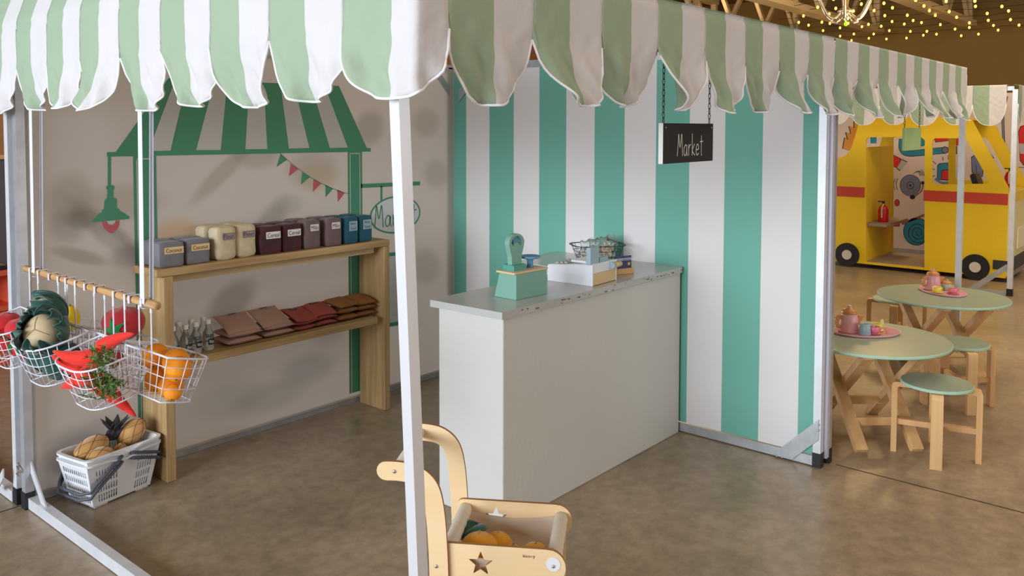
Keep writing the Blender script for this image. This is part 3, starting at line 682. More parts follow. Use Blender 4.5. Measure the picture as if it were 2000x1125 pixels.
# lemon
t = thing('plush_lemon', 'small yellow plush lemon peeping out behind the cabbages', 'toy lemon', inb('F', -.085, .06, .0))
MB().ell((0, 0, 0), (.04, .04, .05), 14, 10, f=lambda a, b: 1+.12*abs(math.sin(a))**10).build('body', m_yellow, t, smooth=True); MB().ell((0, 0, .052), (.008, .008, .008), 8, 6).build('tip', m_stitch, t)
def cabbage(p, r, label, look, seed, leaves=7, heart=True):
    rnd = random.Random(seed); t = thing('plush_cabbage', label, 'toy cabbage', p, group='dark green plush cabbages in the wire basket')
    s = Vector(look).normalized(); u = s.orthogonal().normalized(); v = s.cross(u)
    h = MB().ell((0, 0, 0), (r*.83, r*.83, r*.83), 20, 14).build('heart', m_cream if heart else m_cab, t, smooth=True)
    if heart:
        b = MB()
        for k in range(3):
            a = 2*PI*k/3+.5; b.tube([(s*math.cos(q)+(u*math.cos(a)+v*math.sin(a))*math.sin(q))*r*.832 for q in [i*.08 for i in range(11)]], .0011, 5)
        b.build('seam', m_stitch, h, smooth=True)
    for k in range(leaves):
        a0 = 2*PI*k/leaves+rnd.uniform(-.25, .25); tw = rnd.uniform(0, 6); w_ = 2*PI/leaves*1.5; lf = rnd.uniform(.74, .90); rk = 1+.05*(k % 2)
        def fn(uu, vv, a0=a0, tw=tw, lf=lf, rk=rk):
            e_ = 1-(2*uu-1)**2; aa = a0+(uu-.5)*w_*math.sin(PI*(.18+.62*vv)); q = PI-(PI*lf)*vv*(.86+.14*e_)
            f_ = max(0, vv-.5)*2; rr_ = r*(.92*rk+.16*vv*vv+f_*f_*.14+f_*.11*math.sin(uu*11+tw)+f_*.03*math.sin(vv*9+tw))
            q += f_*.10*math.sin(uu*12+tw+1)
            d = s*math.cos(q)+(u*math.cos(aa)+v*math.sin(aa))*math.sin(q); return d*rr_
        MB().grid(fn, 28, 16).build('leaf', m_cab, t, smooth=True, solid=.004)
    return t
cabbage(inb('B', -.03, .105, .025), .081, 'plush cabbage with a cream heart facing the camera, in front', (-.62, -.55, .35), 3)
cabbage(inb('B', .065, .045, .060), .070, 'plush cabbage behind and left of the other, its leaf standing up', (-.75, .35, .45), 8)
cabbage(inb('B', .06, .10, -.075), .06, 'dark green plush cabbage down at the left of the basket', (1, .3, -.2), 5, heart=False)
cabbage(inb('B', -.06, .10, -.085), .058, 'dark green plush cabbage down at the right of the basket', (1, -.3, -.2), 6, heart=False)
# one tall ruffled leaf
def carrot(tip, butt, r, label, bend=.02, top=True, seed=1, fol=None):
    tip = Vector(tip); butt = Vector(butt); rnd = random.Random(seed); o = (tip+butt)/2; d = butt-tip; n = d.orthogonal().normalized()
    t = thing('plush_carrot', label, 'toy carrot', o, group='orange-red plush carrots in the near basket')
    pts = []; rs = []
    for i in range(13):
        u = i/12; pts.append(tip+d*u+n*bend*math.sin(u*PI)-o); rs.append(r*(.10+.9*min(1, u*1.15)**.8)*(1 if u < .93 else .72)*(1+.06*math.sin(i*2.3)))
    pts.append(butt+d.normalized()*.006-o); rs.append(r*.25)
    MB().tube(pts, rs, 14).build('root', m_car, t, smooth=True)
    if top:
        b = MB(); c = butt-o
        for k in range(9):
            dd = (fol if fol is not None else d.normalized())
            dd = (Vector(dd).normalized()+Vector((rnd.uniform(-.5, .5), rnd.uniform(-.5, .5), rnd.uniform(-.4, .4)))*.9).normalized(); L_ = rnd.uniform(.05, .09)
            P_ = [c+dd*L_*q/5+Vector((0, 0, -.01))*(q/5)**2 for q in range(6)]; b.tube(P_, .0012, 4)
            for q in range(1, 6):
                for z_ in range(4):
                    e = Vector((rnd.uniform(-1, 1), rnd.uniform(-1, 1), rnd.uniform(-1, 1))).normalized(); e = (e+dd*.8).normalized(); f_ = e.cross(dd).normalized()*.0018; a = P_[q]
                    b.add([a-f_, a+f_, a+e*.017+f_*.6, a+e*.02, a+e*.017-f_*.6], [(0, 1, 2, 3, 4)])
        b.build('leafy_top', m_fol, t)
    return t
I = lambda x, y, z: inb('C', x, y, z)
carrot(I(.115, .17, .030), I(-.01, .085, -.012), .032, 'orange-red plush carrot lying on top with its tip at the left rim', .012, seed=2, top=False)
carrot(I(.155, .165, .004), I(.03, .12, -.045), .030, 'orange-red plush carrot poking its tip out furthest left', .01, seed=3, top=False)
carrot(I(-.115, -.005, .050), I(.03, .06, .0), .028, 'orange-red plush carrot at the back pointing up to the right', .012, seed=4, fol=(-.2, .2, 1), top=False)
carrot(I(.10, .185, -.095), I(-.055, .12, -.035), .036, 'orange-red plush carrot slanting across the front wires', .006, seed=5, top=False)
carrot(I(-.10, .06, -.225), I(.02, .11, -.085), .033, 'orange-red plush carrot whose tip sticks out through the bottom', .006, seed=6, top=False)
carrot(I(.07, .07, -.12), I(-.05, .10, -.10), .026, 'orange-red plush carrot on the floor of the basket', .006, seed=7, fol=(0, -1, .3))
t = thing('foliage_bunch', 'bunch of green carrot leaves at the right side of the near basket', 'foliage', I(-.118, .10, .0)); b = MB(); rnd = random.Random(4)
for k in range(40):
    c = Vector((rnd.uniform(-.025, .03), rnd.uniform(-.035, .03), rnd.uniform(-.125, .035))); dd = Vector((-rnd.uniform(.2, 1), rnd.uniform(-1, .6), rnd.uniform(-.2, 1))).normalized()
    P_ = [c+dd*.05*q/4 for q in range(5)]; b.tube(P_, .0011, 4)
    for q in range(1, 5):
        for z_ in range(4):
            e = Vector((rnd.uniform(-1, 1), rnd.uniform(-1, 1), rnd.uniform(-1, 1))).normalized(); e = (e+dd*.8).normalized(); f_ = e.cross(dd).normalized()*.002; a = P_[q]
            b.add([a-f_, a+f_, a+e*.017+f_*.6, a+e*.02, a+e*.017-f_*.6], [(0, 1, 2, 3, 4)])
b.build('leaves', m_fol, t)
# oranges
for (x, y, z, r, lb) in ((-.075, .085, -.030, .047, 'plush orange highest at the left of the near-end basket'), (.02, .11, -.030, .047, 'plush orange in the upper middle of the near-end basket'), (.085, .085, -.045, .046, 'plush orange at the upper right side of the near-end basket'),
                        (-.06, .10, -.108, .044, 'plush orange low at the left of the near-end basket'), (.03, .105, -.112, .043, 'plush orange at the bottom centre of the near-end basket'), (.095, .08, -.12, .030, 'small plush orange in the far bottom corner of its basket')):
    p = inb('D', x, y, z); t = thing('plush_orange', lb, 'toy orange', p, group='plush oranges in the wire basket')
    MB().ell((0, 0, 0), (r, r, r*.94), 20, 12, f=lambda a, b: 1-.02*abs(math.sin(b*3))).build('fruit', m_orange, t, smooth=True)
    MB().ell((-r*.5, -r*.6, -r*.55), (.004, .004, .003), 8, 6).build('navel', m_leafg, t)
# ---------------------------------------------------------------- shopping baskets on the floor
m_pl = M('white_basket_plastic', (226, 228, 232), rough=.45, spec=.4)
m_hd = M('grey_handle_plastic', (78, 80, 92), rough=.5)
def shop_basket(t, L1, W1, L2, W2, H_, holes=True):
    """open tapered basket with real slots; base L1xW1, top L2xW2"""
    b = MB(); th = .004
    def P3(u, w_, h): L_ = L1+(L2-L1)*h; W_ = W1+(W2-W1)*h; return Vector((u*L_/2, w_*W_/2, h*H_))
    def wall(A0, A1, n, zones):
        nor = None
        hs = [0, .07, .24, .30, .44, .50, .64, .70, .82, 1.0]
        hole_rows = {1, 3+0, 5, 7}
        for i in range(n):
            for j in range(len(hs)-1):
                f0, f1 = i/n, (i+1)/n; q0 = f0; q1 = f1
                slot = (j in (1, 3+0, 5, 7)) and holes and zones(i/n, (i+1)/n)
                # columns alternate slot and rib
                parts = [(f0, f0+(f1-f0)*.42)] if slot else [(f0, f1)]
                for a, c in parts:
                    P_ = [A0.lerp(A1, a), A0.lerp(A1, c)]
                    vs = [P3(P_[0].x, P_[0].y, hs[j]), P3(P_[1].x, P_[1].y, hs[j]), P3(P_[1].x, P_[1].y, hs[j+1]), P3(P_[0].x, P_[0].y, hs[j+1])]
                    b.add(vs, [(0, 1, 2, 3)])
    c = [Vector((-1, -1)), Vector((1, -1)), Vector((1, 1)), Vector((-1, 1))]
    z = lambda a, b_: (.06 < a and b_ < .42) or (a > .66 and b_ < .96)
    z2 = lambda a, b_: a > .05 and b_ < .95
    wall(c[0], c[1], 25, z); wall(c[1], c[2], 13, z2); wall(c[2], c[3], 25, z); wall(c[3], c[0], 13, z2)
    b.add([P3(-1, -1, 0), P3(1, -1, 0), P3(1, 1, 0), P3(-1, 1, 0)], [(0, 1, 2, 3)])
    b.build('bowl', m_pl, t, solid=.002)
    r = MB(); pts = []
    for (sx, sy) in ((-1, -1), (1, -1), (1, 1), (-1, 1)):
        for k in range(7):
            a = math.atan2(sy, sx)-PI/4+k/6*PI/2; rr = .03; pts.append(Vector((sx*(L2/2-rr)+rr*1.15*math.cos(a), sy*(W2/2-rr)+rr*1.15*math.sin(a), H_)))
    # dip of the rim in the middle of the long sides
    P_ = []
    for i in range(len(pts)):
        a, c2 = pts[i], pts[(i+1) % len(pts)]; n = 8 if (a-c2).length > .1 else 1
        for k in range(n):
            q = a.lerp(c2, k/n); q.z -= .014*max(0, 1-(abs(q.x)/(L2*.22))**2)*(1 if abs(q.y) > W2*.45 else 0); P_.append(q)
    n = len(P_); cc = Vector((0, 0, H_)); ring = []
    for q in P_:
        d = Vector((q.x/L2, q.y/W2, 0)).normalized(); ring += [q-d*.006, q+d*.011, q+d*.011-Vector((0, 0, .007)), q-d*.004-Vector((0, 0, .006))]
    fs = []
    for i in range(n):
        for k in range(4): fs.append((4*i+k, 4*((i+1) % n)+k, 4*((i+1) % n)+(k+1) % 4, 4*i+(k+1) % 4))
    r.add(ring, fs); r.build('rim', m_pl, t, smooth=False)
    [MB().box((sx*L1*.36, sy*W1*.36, -.002), (L1*.22, W1*.22, .012)).build('foot', m_pl, t) for sx in (-1, 1) for sy in (-1, 1)]
    for s in (-1, 1):
        y = W2/2+.012; h = MB(); pts = [(s*L2*.06, -y, H_-.025), (s*L2*.10, -y-.004, H_-.035), (s*L2*.42, -y-.004, H_-.11), (s*(L2/2-.01), -y+.004, H_-.135), (s*(L2/2+.015), -y+.04, H_-.14), (s*(L2/2+.017), 0, H_-.14), (s*(L2/2+.015), y-.04, H_-.14), (s*(L2/2-.01), y-.004, H_-.135), (s*L2*.42, y+.004, H_-.11), (s*L2*.10, y+.004, H_-.035), (s*L2*.06, y, H_-.025)]
        if s > 0: pts = [(p[0], p[1], H_-.025+(p[2]-H_+.025)*.45) for p in pts]
        h.tube(pts, .0068, 8); h.build('handle', m_hd, t, smooth=True)
ang = math.radians(10); u_ = Vector((math.cos(ang), math.sin(ang), 0)); v_ = Vector((-u_.y, u_.x, 0))
bc = Vector((-2.424, -.262, 0))+u_*.145+v_*.086
t = thing('shopping_basket', 'white slotted plastic shopping basket, lower of the two nested on the floor', 'shopping basket', (bc.x, bc.y, .008), ang); shop_basket(t, .27, .16, .35, .205, .19)
t = thing('shopping_basket', 'white plastic shopping basket full of plush pineapples, upper of the two nested', 'shopping basket', (bc.x, bc.y, .032), ang); shop_basket(t, .262, .152, .348, .203, .19)
m_pin = M('pineapple_plush', (205, 158, 92), rough=.7, rgb2=(178, 128, 66), scale=14, sheen=.6, bump=.3)
m_pl2 = M('charcoal_felt', (52, 50, 52), rough=.85)
m_seam = M('pineapple_seam', (120, 86, 44), rough=.9)
def pineapple(p, r, d, label, leaves=True, seed=0):
    t = thing('plush_pineapple', label, 'toy pineapple', p, group='tan plush pineapples in the white shopping basket'); d = Vector(d).normalized(); R = d.to_track_quat('Z', 'Y').to_matrix()
    bd = MB().ell((0, 0, 0), r, 22, 14, rot=R).build('body', m_pin, t, smooth=True)
    s = MB()
    for k in range(-2, 4):
        for sg in (-1, 1):
            pts = []
            for i in range(25):
                a = -1.45+2.9*i/24; b_ = k*PI/3*1.0+sg*a*.9; pts.append(R@Vector((r[0]*1.008*math.cos(a)*math.cos(b_), r[1]*1.008*math.cos(a)*math.sin(b_), r[2]*1.008*math.sin(a))))
            s.tube(pts, .0008, 4)
    s.build('seam', m_seam, bd)
    if leaves:
        b = MB()
        for k in range(7):
            a = 2*PI*k/7; o = R@Vector((math.cos(a)*.6, math.sin(a)*.6, 1)).normalized(); base = R@Vector((0, 0, r[2]*.92)); q = o.cross(d).normalized()
            b.add([base-q*.012, base+q*.012, base+o*.04+q*.017, base+o*.085, base+o*.04-q*.017, base+o*.04+d*.006], [(0, 1, 5), (1, 2, 5), (2, 3, 5), (3, 4, 5), (4, 0, 5)])
        b.build('crown', m_pl2, t, solid=.003)
    return t
def bp_(x, y, z): return bc+u_*x+v_*y+Vector((0, 0, z))
pineapple(bp_(-.075, .02, .215), (.052, .052, .085), (u_*1+v_*.15+Vector((0, 0, .25))), 'tan plush pineapple lying at the back left of the basket', True)
pineapple(bp_(-.085, -.055, .20), (.042, .042, .062), (u_*1+v_*-.1+Vector((0, 0, .05))), 'smaller tan plush pineapple at the near rim', False)
pineapple(bp_(.105, .0, .235), (.048, .048, .072), (u_*-.55+v_*.3+Vector((0, 0, -.65)))*-1, 'tan plush pineapple standing at the right end of the basket', False)
pineapple(bp_(.02, -.035, .165), (.04, .04, .055), (u_*.4+v_*.3+Vector((0, 0, .9)))*-1, 'tan plush pineapple tucked low in the middle of the basket', False)
t = tag(MB().add([], []).build('felt_leaf', m_pl2), None, None); bpy.data.objects.remove(t)
t = thing('felt_leaves', 'charcoal felt leaf cluster standing between the plush pineapples', 'felt leaves', bp_(.045, .03, .25)); b = MB()
for k in range(8):
    a = k*2.4; o = Vector((math.cos(a)*.7, math.sin(a)*.7, .75)).normalized(); q = o.cross(Vector((0, 0, 1))).normalized()
    b.add([-q*.012, q*.012, o*.045+q*.018, o*.088, o*.045-q*.018, o*.045+Vector((0, 0, .008))], [(0, 1, 5), (1, 2, 5), (2, 3, 5), (3, 4, 5), (4, 0, 5)])
b.build('leaves', m_pl2, t, solid=.003)
# ---------------------------------------------------------------- pine shelf
S0, S1, SD = -2.118, -.76, .23
SH = thing('pine_shelf', 'low pine plank shelf unit standing against the mural', 'shelf', ((S0+S1)/2, -.125, 0))
cx_ = (S0+S1)/2; y_ = .0
def sb(x0, x1, z0, z1, m=m_pine, d0=-.115, d1=.105, name='board'): return MB().box(((x0+x1)/2-cx_, (d0+d1)/2, (z0+z1)/2), (x1-x0, d1-d0, z1-z0)).build(name, m, SH, bevel=.004)
sb(S0, S1, .932, .968, name='top_board'); sb(S0+.09, S1-.09, .505, .543, name='shelf_board', m=m_pine) 
sb(S0, S0+.088, 0, .931, m_pinev, name='side_board') if False else None
sb(-2.085, -2.040, 0, .931, m_pinev, name='side_board'); sb(-.802, -.762, 0, .931, m_pinev, name='side_board')
b = MB().box((0, -.07, .915), (1.18, .025, .032)).box((0, .06, .915), (1.18, .025, .032)).build('cleat', m_pine, SH)
SH.children[1].name  # shelf board sits between the sides
# ---------------------------------------------------------------- grocery bags on the top board
def lab(mb, t, c, wd, ht, txt, fg, bgm, border=None):
    """label facing -Y"""
    c = Vector(c); mb.box(c, (wd, .0016, ht), bgm)
    if border is not None:
        for sx in (-1, 1): mb.box(c+Vector((sx*wd*.47, -.0009, 0)), (.0012, .001, ht*.9), border)
        for sz in (-1, 1): mb.box(c+Vector((0, -.0009, sz*ht*.44)), (wd*.94, .001, .0012), border)
    lines = txt.split('\n'); n = len(lines)
    for i, s in enumerate(lines): add_text(mb, s, c+Vector((0, -.0013, ht*((n-1)/2-i)/n*.9)), (1, 0, 0), (0, 0, 1), wd*.84*(1 if n == 1 else .8), ht*.62/n, fg)
m_ink = M('label_ink', (30, 26, 30), rough=.8); m_lbk = M('label_kraft', (222, 192, 140), rough=.7); m_lbw = M('label_white', (222, 220, 216), rough=.7); m_lbg = M('label_mauve', (150, 138, 140), rough=.7); m_lbb = M('label_pale_blue', (150, 176, 190), rough=.7); m_ink2 = M('label_ink_grey', (70, 60, 64), rough=.8)
def plush(name, mat, size, txt, lm, fg, labels, spots, lw, lh, lz, group, cat, r=.012, border=False, rough_=0, rot=None, puff=.05):
    root = None
    for i, (x, y) in enumerate(spots):
        rz = random.uniform(-.04, .04)
        if root is None:
            t = root = thing(name, labels[i], cat, (x, y, .969), rz, group)
            MB().rbox((0, 0, size[2]/2), size, r, 8, puff=puff, jit=rough_).build('body', mat, t, smooth=True)
            s = MB()
            for sx in (-1, 1): s.tube([(sx*(size[0]/2-r*.6), -size[1]/2+r*.3, size[2]*k_/6) for k_ in range(1, 6)], .0012, 5)
            s.build('seam', mat, t)
            l = MB(); lab(l, None, (size[0]*.08, -size[1]/2*(1+puff*.8)-.0012, lz), lw, lh, txt, 1, 0, 1 if border else None); l.build('label', [lm, fg], t)
        else: dup(root, (x, y, .969), rz, labels[i])
yf, yb = -.183, -.085
plush('plush_box', M('grey_velour', (120, 118, 126), rough=.75, var=.12, scale=16, sheen=.15, bump=.3), (.118, .085, .112), 'Coconut', m_lbk, m_ink,
      ['grey velour toy box labelled Coconut, leftmost in the front row', 'grey velour toy box labelled Coconut beside the cream flour bags', 'grey velour toy box behind the leftmost front one', 'grey velour toy box behind the one next to the flour'], [(-2.035, yf), (-1.905, yf+.005), (-2.03, yb), (-1.90, yb+.003)], .088, .030, .076, 'grey coconut toy boxes on the shelf', 'toy box', puff=.03)
plush('plush_bag', M('cream_bag_cloth', (206, 190, 158), rough=.85, var=.1, scale=40, bump=.5, bscale=200), (.105, .082, .155), 'Flour', m_lbg, m_ink2,
      ['cream cloth bag labelled Flour, left one in the front row', 'cream cloth bag labelled Flour, right one beside the maroon boxes', 'cream cloth bag behind the left flour bag', 'cream cloth bag behind the right flour bag, a little taller'], [(-1.762, yf+.002), (-1.648, yf+.01), (-1.775, yb), (-1.652, yb+.01)], .062, .032, .112, 'cream flour bags on the shelf', 'toy bag', r=.02, border=True, rough_=.0022, puff=.08)
plush('plush_box', M('maroon_velour', (80, 14, 34), rough=.7, rgb2=(42, 8, 18), scale=14, sheen=.12, bump=.3), (.118, .084, .138), 'Cereal', m_lbw, m_ink,
      ['dark maroon velour toy box labelled Cereal, next to the flour', 'maroon velour toy box labelled Cereal, next to the brown boxes', 'maroon velour box behind the left cereal box', 'maroon velour box behind the right cereal box'], [(-1.515, yf+.004), (-1.388, yf+.012), (-1.505, yb+.004), (-1.378, yb+.01)], .080, .034, .094, 'maroon cereal toy boxes on the shelf', 'toy box', rough_=.001, puff=.03)
plush('plush_box', M('taupe_velour', (112, 90, 92), rough=.75, var=.15, scale=20, sheen=.12, bump=.3), (.10, .082, .145), 'Milo', m_lbw, m_ink,
      ['taupe brown velour toy box, left one of the front pair', 'taupe brown velour toy box beside the teal boxes', 'taupe brown velour box behind the maroon ones', 'taupe brown velour box standing behind the front taupe pair'], [(-1.262, yf+.01), (-1.128, yf+.004), (-1.27, yb+.012), (-1.135, yb+.012)], .052, .034, .108, 'taupe toy boxes on the shelf', 'toy box', puff=.04)
plush('plush_box', M('teal_velour', (8, 84, 108), rough=.7, var=.2, scale=16, sheen=.08, bump=.3), (.092, .080, .142), 'Baby\nFood', m_lbb, m_ink2,
      ['teal velour toy box labelled Baby Food, left one in front', 'teal velour toy box labelled Baby Food, rightmost on the shelf', 'teal velour box behind the left front one', 'teal velour box behind the rightmost one'], [(-1.012, yf+.004), (-.908, yf+.01), (-1.03, yb+.01), (-.92, yb+.012)], .056, .052, .095, 'teal baby food toy boxes on the shelf', 'toy box', puff=.04)
# ---------------------------------------------------------------- lower shelf: bottles and bean bags
zs = .5445
m_bgl = M('clear_bottle', (238, 244, 244), rough=.05, trans=.92, spec=.5)
m_wat = M('bottle_water', (225, 235, 235), rough=.02, trans=.95)
m_cap = M('white_cap', (235, 235, 235), rough=.4)
root = None
bl = ['clear water bottle nearest the left upright in the front row', 'clear water bottle in the middle of the front row', 'clear water bottle at the right end of the front row', 'clear water bottle in the back row behind the middle one', 'clear water bottle at the right of the back row', 'clear water bottle at the left of the back row', 'clear water bottle half hidden by the left upright']
spots = [(-1.960, -.190), (-1.903, -.178), (-1.835, -.168), (-1.885, -.105), (-1.822, -.10), (-1.955, -.115), (-2.015, -.18)]
for i, (x, y) in enumerate(spots):
    if root is None:
        t = root = thing('water_bottle', bl[i], 'bottle', (x, y, zs), .5, 'small water bottles on the lower shelf')
        MB().lathe([(.020, 0), (.026, .003), (.0265, .012), (.0265, .066), (.024, .082), (.014, .104), (.0105, .115), (.0105, .130)], n=20).build('glass', m_bgl, t, smooth=True)
        MB().lathe([(.0125, .124), (.0128, .127), (.0128, .143), (.0115, .145)], n=20).build('cap', m_cap, t, smooth=False)
        l = MB(); a0 = -PI/2-.95
        def fl_(u, v): a = a0+u*1.5; return (.0272*math.cos(a), .0272*math.sin(a), .028+.030*v)
        l.grid(fl_, 10, 1, 0)
        vs, fs = text_geo('Water'); l.add([((.0277)*math.cos(a0+.75+v[0]*1.15), .0277*math.sin(a0+.75+v[0]*1.15), .043+v[1]*.016) for v in vs], fs, 1)
        l.build('label', [m_board, m_chalk], t)
    else: dup(root, (x, y, zs), random.uniform(.35, .6), bl[i])
def cushion(x, y, z, L_, W_, T_, mat, label, group, tilt=(0, 0, 0), txt=None, sag=0, seed=0):
    rnd = random.Random(seed+int(x*1000)+int(z*999)); t = thing('bean_bag', label, 'bean bag', (x, y, z), 0, group); b = MB(); ph = rnd.uniform(0, 6)
    for s in (1, -1):
        def fn(u, v, s=s):
            a, c = 2*u-1, 2*v-1; k = max(0, (1-a*a)*(1-c*c)); e = k**.42
            pinch = 1-.07*(1-abs(a)**3)*abs(c)**6; pin2 = 1-.07*(1-abs(c)**3)*abs(a)**6
            z_ = s*T_/2*e+T_/2*.05*math.sin(a*5+ph)*math.sin(c*4+ph)+sag*(a*a-.4)*T_
            return (a*L_/2*pin2, c*W_/2*pinch, z_+T_/2)
        b.grid(fn if s > 0 else (lambda u, v, f=fn: f(1-u, v)), 16, 14)
    R = Euler(tilt).to_matrix().to_4x4()
    for q in b.v: q.rotate(Euler(tilt))
    b.build('pouch', mat, t, smooth=True)
    if txt is not None:
        l = MB()
        def sf(u, v, top=.0010, w0=.30, h0=.16):
            a, c = 2*(.5+txt[0]+(u-.5)*w0)-1, 2*(.5+txt[1]+(v-.5)*h0)-1; k = max(0, (1-a*a)*(1-c*c)); e = k**.42
            return (a*L_/2*(1-.07*(1-abs(c)**3)*abs(a)**6), c*W_/2*(1-.07*(1-abs(a)**3)*abs(c)**6), T_/2*e+T_/2*.05*math.sin(a*5+ph)*math.sin(c*4+ph)+sag*(a*a-.4)*T_+T_/2+top)
        l.grid(sf, 8, 4, 0); l.grid(lambda u, v: sf(u, v, .0018, .22, .05), 8, 2, 1)
        for q in l.v: q.rotate(Euler(tilt))
        l.build('label', [m_lbg if mat is m_bb1 else m_board, m_ink2 if mat is m_bb1 else m_lbg], t)
    return t
m_bb1 = M('blush_linen', (178, 142, 128), rough=.9, var=.06, scale=30, bump=.5, bscale=300)
m_bb2 = M('terracotta_linen', (160, 78, 68), rough=.9, var=.12, scale=20, bump=.5, bscale=300)
m_bb3 = M('mustard_linen', (144, 96, 48), rough=.9, var=.12, scale=20, bump=.5, bscale=300)
G1, G2, G3 = 'blush bean bags on the lower shelf', 'terracotta bean bags on the lower shelf', 'mustard bean bags on the lower shelf'
cushion(-1.665, -.135, zs, .19, .17, .036, m_bb1, 'blush pink bean bag at the bottom of the stack beside the bottles', G1)
cushion(-1.660, -.135, zs+.034, .19, .17, .034, m_bb1, 'blush pink bean bag in the middle of the stack beside the bottles', G1)
cushion(-1.655, -.120, zs+.076, .185, .165, .032, m_bb1, 'blush pink bean bag tilted on top of the stack beside the bottles', G1, tilt=(.42, 0, 0), txt=(0, .36))
cushion(-1.465, -.13, zs, .18, .17, .034, m_bb1, 'blush pink bean bag at the bottom of the stack next to the terracotta ones', G1)
cushion(-1.462, -.13, zs+.032, .18, .17, .032, m_bb1, 'blush pink bean bag in the middle of the stack next to the terracotta ones', G1)
cushion(-1.470, -.115, zs+.074, .18, .165, .034, m_bb1, 'blush pink bean bag tilted on top of the stack next to the terracotta ones', G1, tilt=(.44, 0, .05), txt=(0, .36))
for k in range(3):
    cushion(-1.300, -.13, zs+k*.026, .145, .155, .028 if k < 2 else .042, m_bb2, 'terracotta bean bag %s the left terracotta stack' % ['at the bottom of', 'in the middle of', 'crumpled on top of'][k], G2, tilt=(.0, 0, 0) if k < 2 else (.30, .05, .1), txt=None if k < 2 else (-.1, .25), sag=.2)
    cushion(-1.165, -.13, zs+k*.030, .145, .155, .030 if k < 2 else .040, m_bb2, 'terracotta bean bag %s the right terracotta stack' % ['at the bottom of', 'in the middle of', 'on top of'][k], G2, tilt=(.0, 0, 0) if k < 2 else (.25, 0, -.1), txt=None if k < 2 else (-.1, .3), sag=-.15)
    cushion(-1.020, -.13, zs+k*.037, .145, .155, .038, m_bb3, 'mustard bean bag %s the left mustard stack' % ['at the bottom of', 'in the middle of', 'on top of'][k], G3, tilt=(0, 0, 0) if k < 2 else (.12, 0, .1))
    cushion(-.890, -.125, zs+k*.034, .140, .155, .035 if k < 2 else .042, m_bb3, 'mustard bean bag %s the right mustard stack, beside the upright' % ['at the bottom of', 'in the middle of', 'on top of'][k], G3, tilt=(0, 0, 0) if k < 2 else (.15, 0, -.1))
# ---------------------------------------------------------------- counter
CT = thing('shop_counter', 'grey painted L-shaped shop counter against the striped wall', 'counter', (-.7, -1.4, 0))
def kloc(): b = MB(); b.x = Matrix.Translation((.7, 1.4, 0)); return b
b = kloc(); b.box((-.727, -1.488, .423), (1.41, .36, .846)); b.box((-.20, -1.08, .423), (.34, .46, .846)); b.build('carcass', m_counter, CT, bevel=.006)
top = [(-1.455, -1.682), (-.008, -1.672), (-.008, -.86), (-.06, -.835), (-.2, -.855), (-.40, -.905), (-.46, -.98), (-.47, -1.285), (-1.465, -1.288)]
random.seed(3); P_ = [(-1.455, -1.682)]
for k in range(1, 60):
    x = -1.455+1.44*k/60; P_.append((x, -1.680+.0+(.006*random.random()**3 if random.random() < .35 else 0)+.008*0))
top = P_+top[1:]
b = kloc(); b.prism(top, (0, 0, .847), (1, 0, 0), (0, 1, 0), (0, 0, .029)); b.build('worktop', m_ctop, CT, bevel=.005)
m_chip = M('chipped_edge', (112, 106, 98), rough=.9)
b = kloc()
for k in range(34):
    x = -random.random()**1.6*1.35-.03; z = .85+random.random()*.024; L_ = random.uniform(.002, .018)
    pts = [(x+L_*math.cos(a_)*random.uniform(.3, 1), -1.6835, z+.004*math.sin(a_)*random.uniform(.4, 1)) for a_ in [i*PI/3 for i in range(6)]]
    pts = [(p[0], p[1], min(.874, max(.849, p[2]))) for p in pts]; b.add(pts, [tuple(range(6))])
b.build('chipped_paint', m_chip, CT)
# toy scale
m_sg = M('sage_paint', (126, 174, 158), rough=.45); m_sg2 = M('sage_paint_dark', (84, 158, 142), rough=.45); m_blue = M('dusty_blue_paint', (98, 156, 196), rough=.35); m_ply = M('pale_ply', (222, 196, 156), rough=.5)
c0 = Vector((-1.241, -1.574, .8765)); ux = Vector((.197, -.011, 0)).normalized(); rz = math.atan2(ux.y, ux.x)
T_ = thing('toy_scale', 'sage green wooden toy weighing scale with a blue pan on the counter', 'toy scale', c0, rz)
a, bw, h = .195, .128, .106
MB().add([(0, 0, 0), (a, 0, 0), (a, bw, 0), (-.0, bw, 0), (.0, 0, h), (a, 0, h), (a, bw-.030, h), (0.0, bw-.030, h)], [(0, 3, 2, 1), (4, 5, 6, 7), (0, 1, 5, 4), (1, 2, 6, 5), (2, 3, 7, 6), (3, 0, 4, 7)]).build('base', m_sg, T_, bevel=.002)
MB().box((a/2, .055, h+.005), (a+.02, .110, .010)).build('wooden_plate', m_ply, T_, bevel=.004)
MB().box((.052, .058, h+.022), (.078, .066, .026)).build('block', m_sg2, T_, bevel=.0015)
prof = []
for k in range(21): 
    an = PI*k/20; prof.append((.047*math.cos(an), .090+.042*math.sin(an)))
prof = [(.029, 0), (.031, .035), (.042, .070)]+prof+[(-.042, .070), (-.031, .035), (-.029, 0)]
win = [(.030*math.cos(PI*(.12+.76*k/10)), .103+.030*math.sin(PI*(.12+.76*k/10))) for k in range(11)]
inn = [(-.020, .102), (-.010, .110), (0, .112), (.010, .110), (.020, .102)]
hole = [(.037*math.cos(PI*(.86-.72*k/12)),   .077+.045*math.sin(PI*(.86-.72*k/12))) for k in range(13)]+[(.025*math.cos(PI*(.14+.72*k/10)), .068+.026*math.sin(PI*(.14+.72*k/10))) for k in range(11)]
pl_ = plate([prof, hole], -.013, .026)
for q in pl_.v: q += Vector((.052, .058, h+.034))
pl_.build('dial', m_sg, T_)
b = MB(); b.x = Matrix.Translation((.052, .058, h+.034)); b.bar((.002, 0, .090), (.0, 0, .119), .007, .028); b.build('pointer', m_blue, T_)
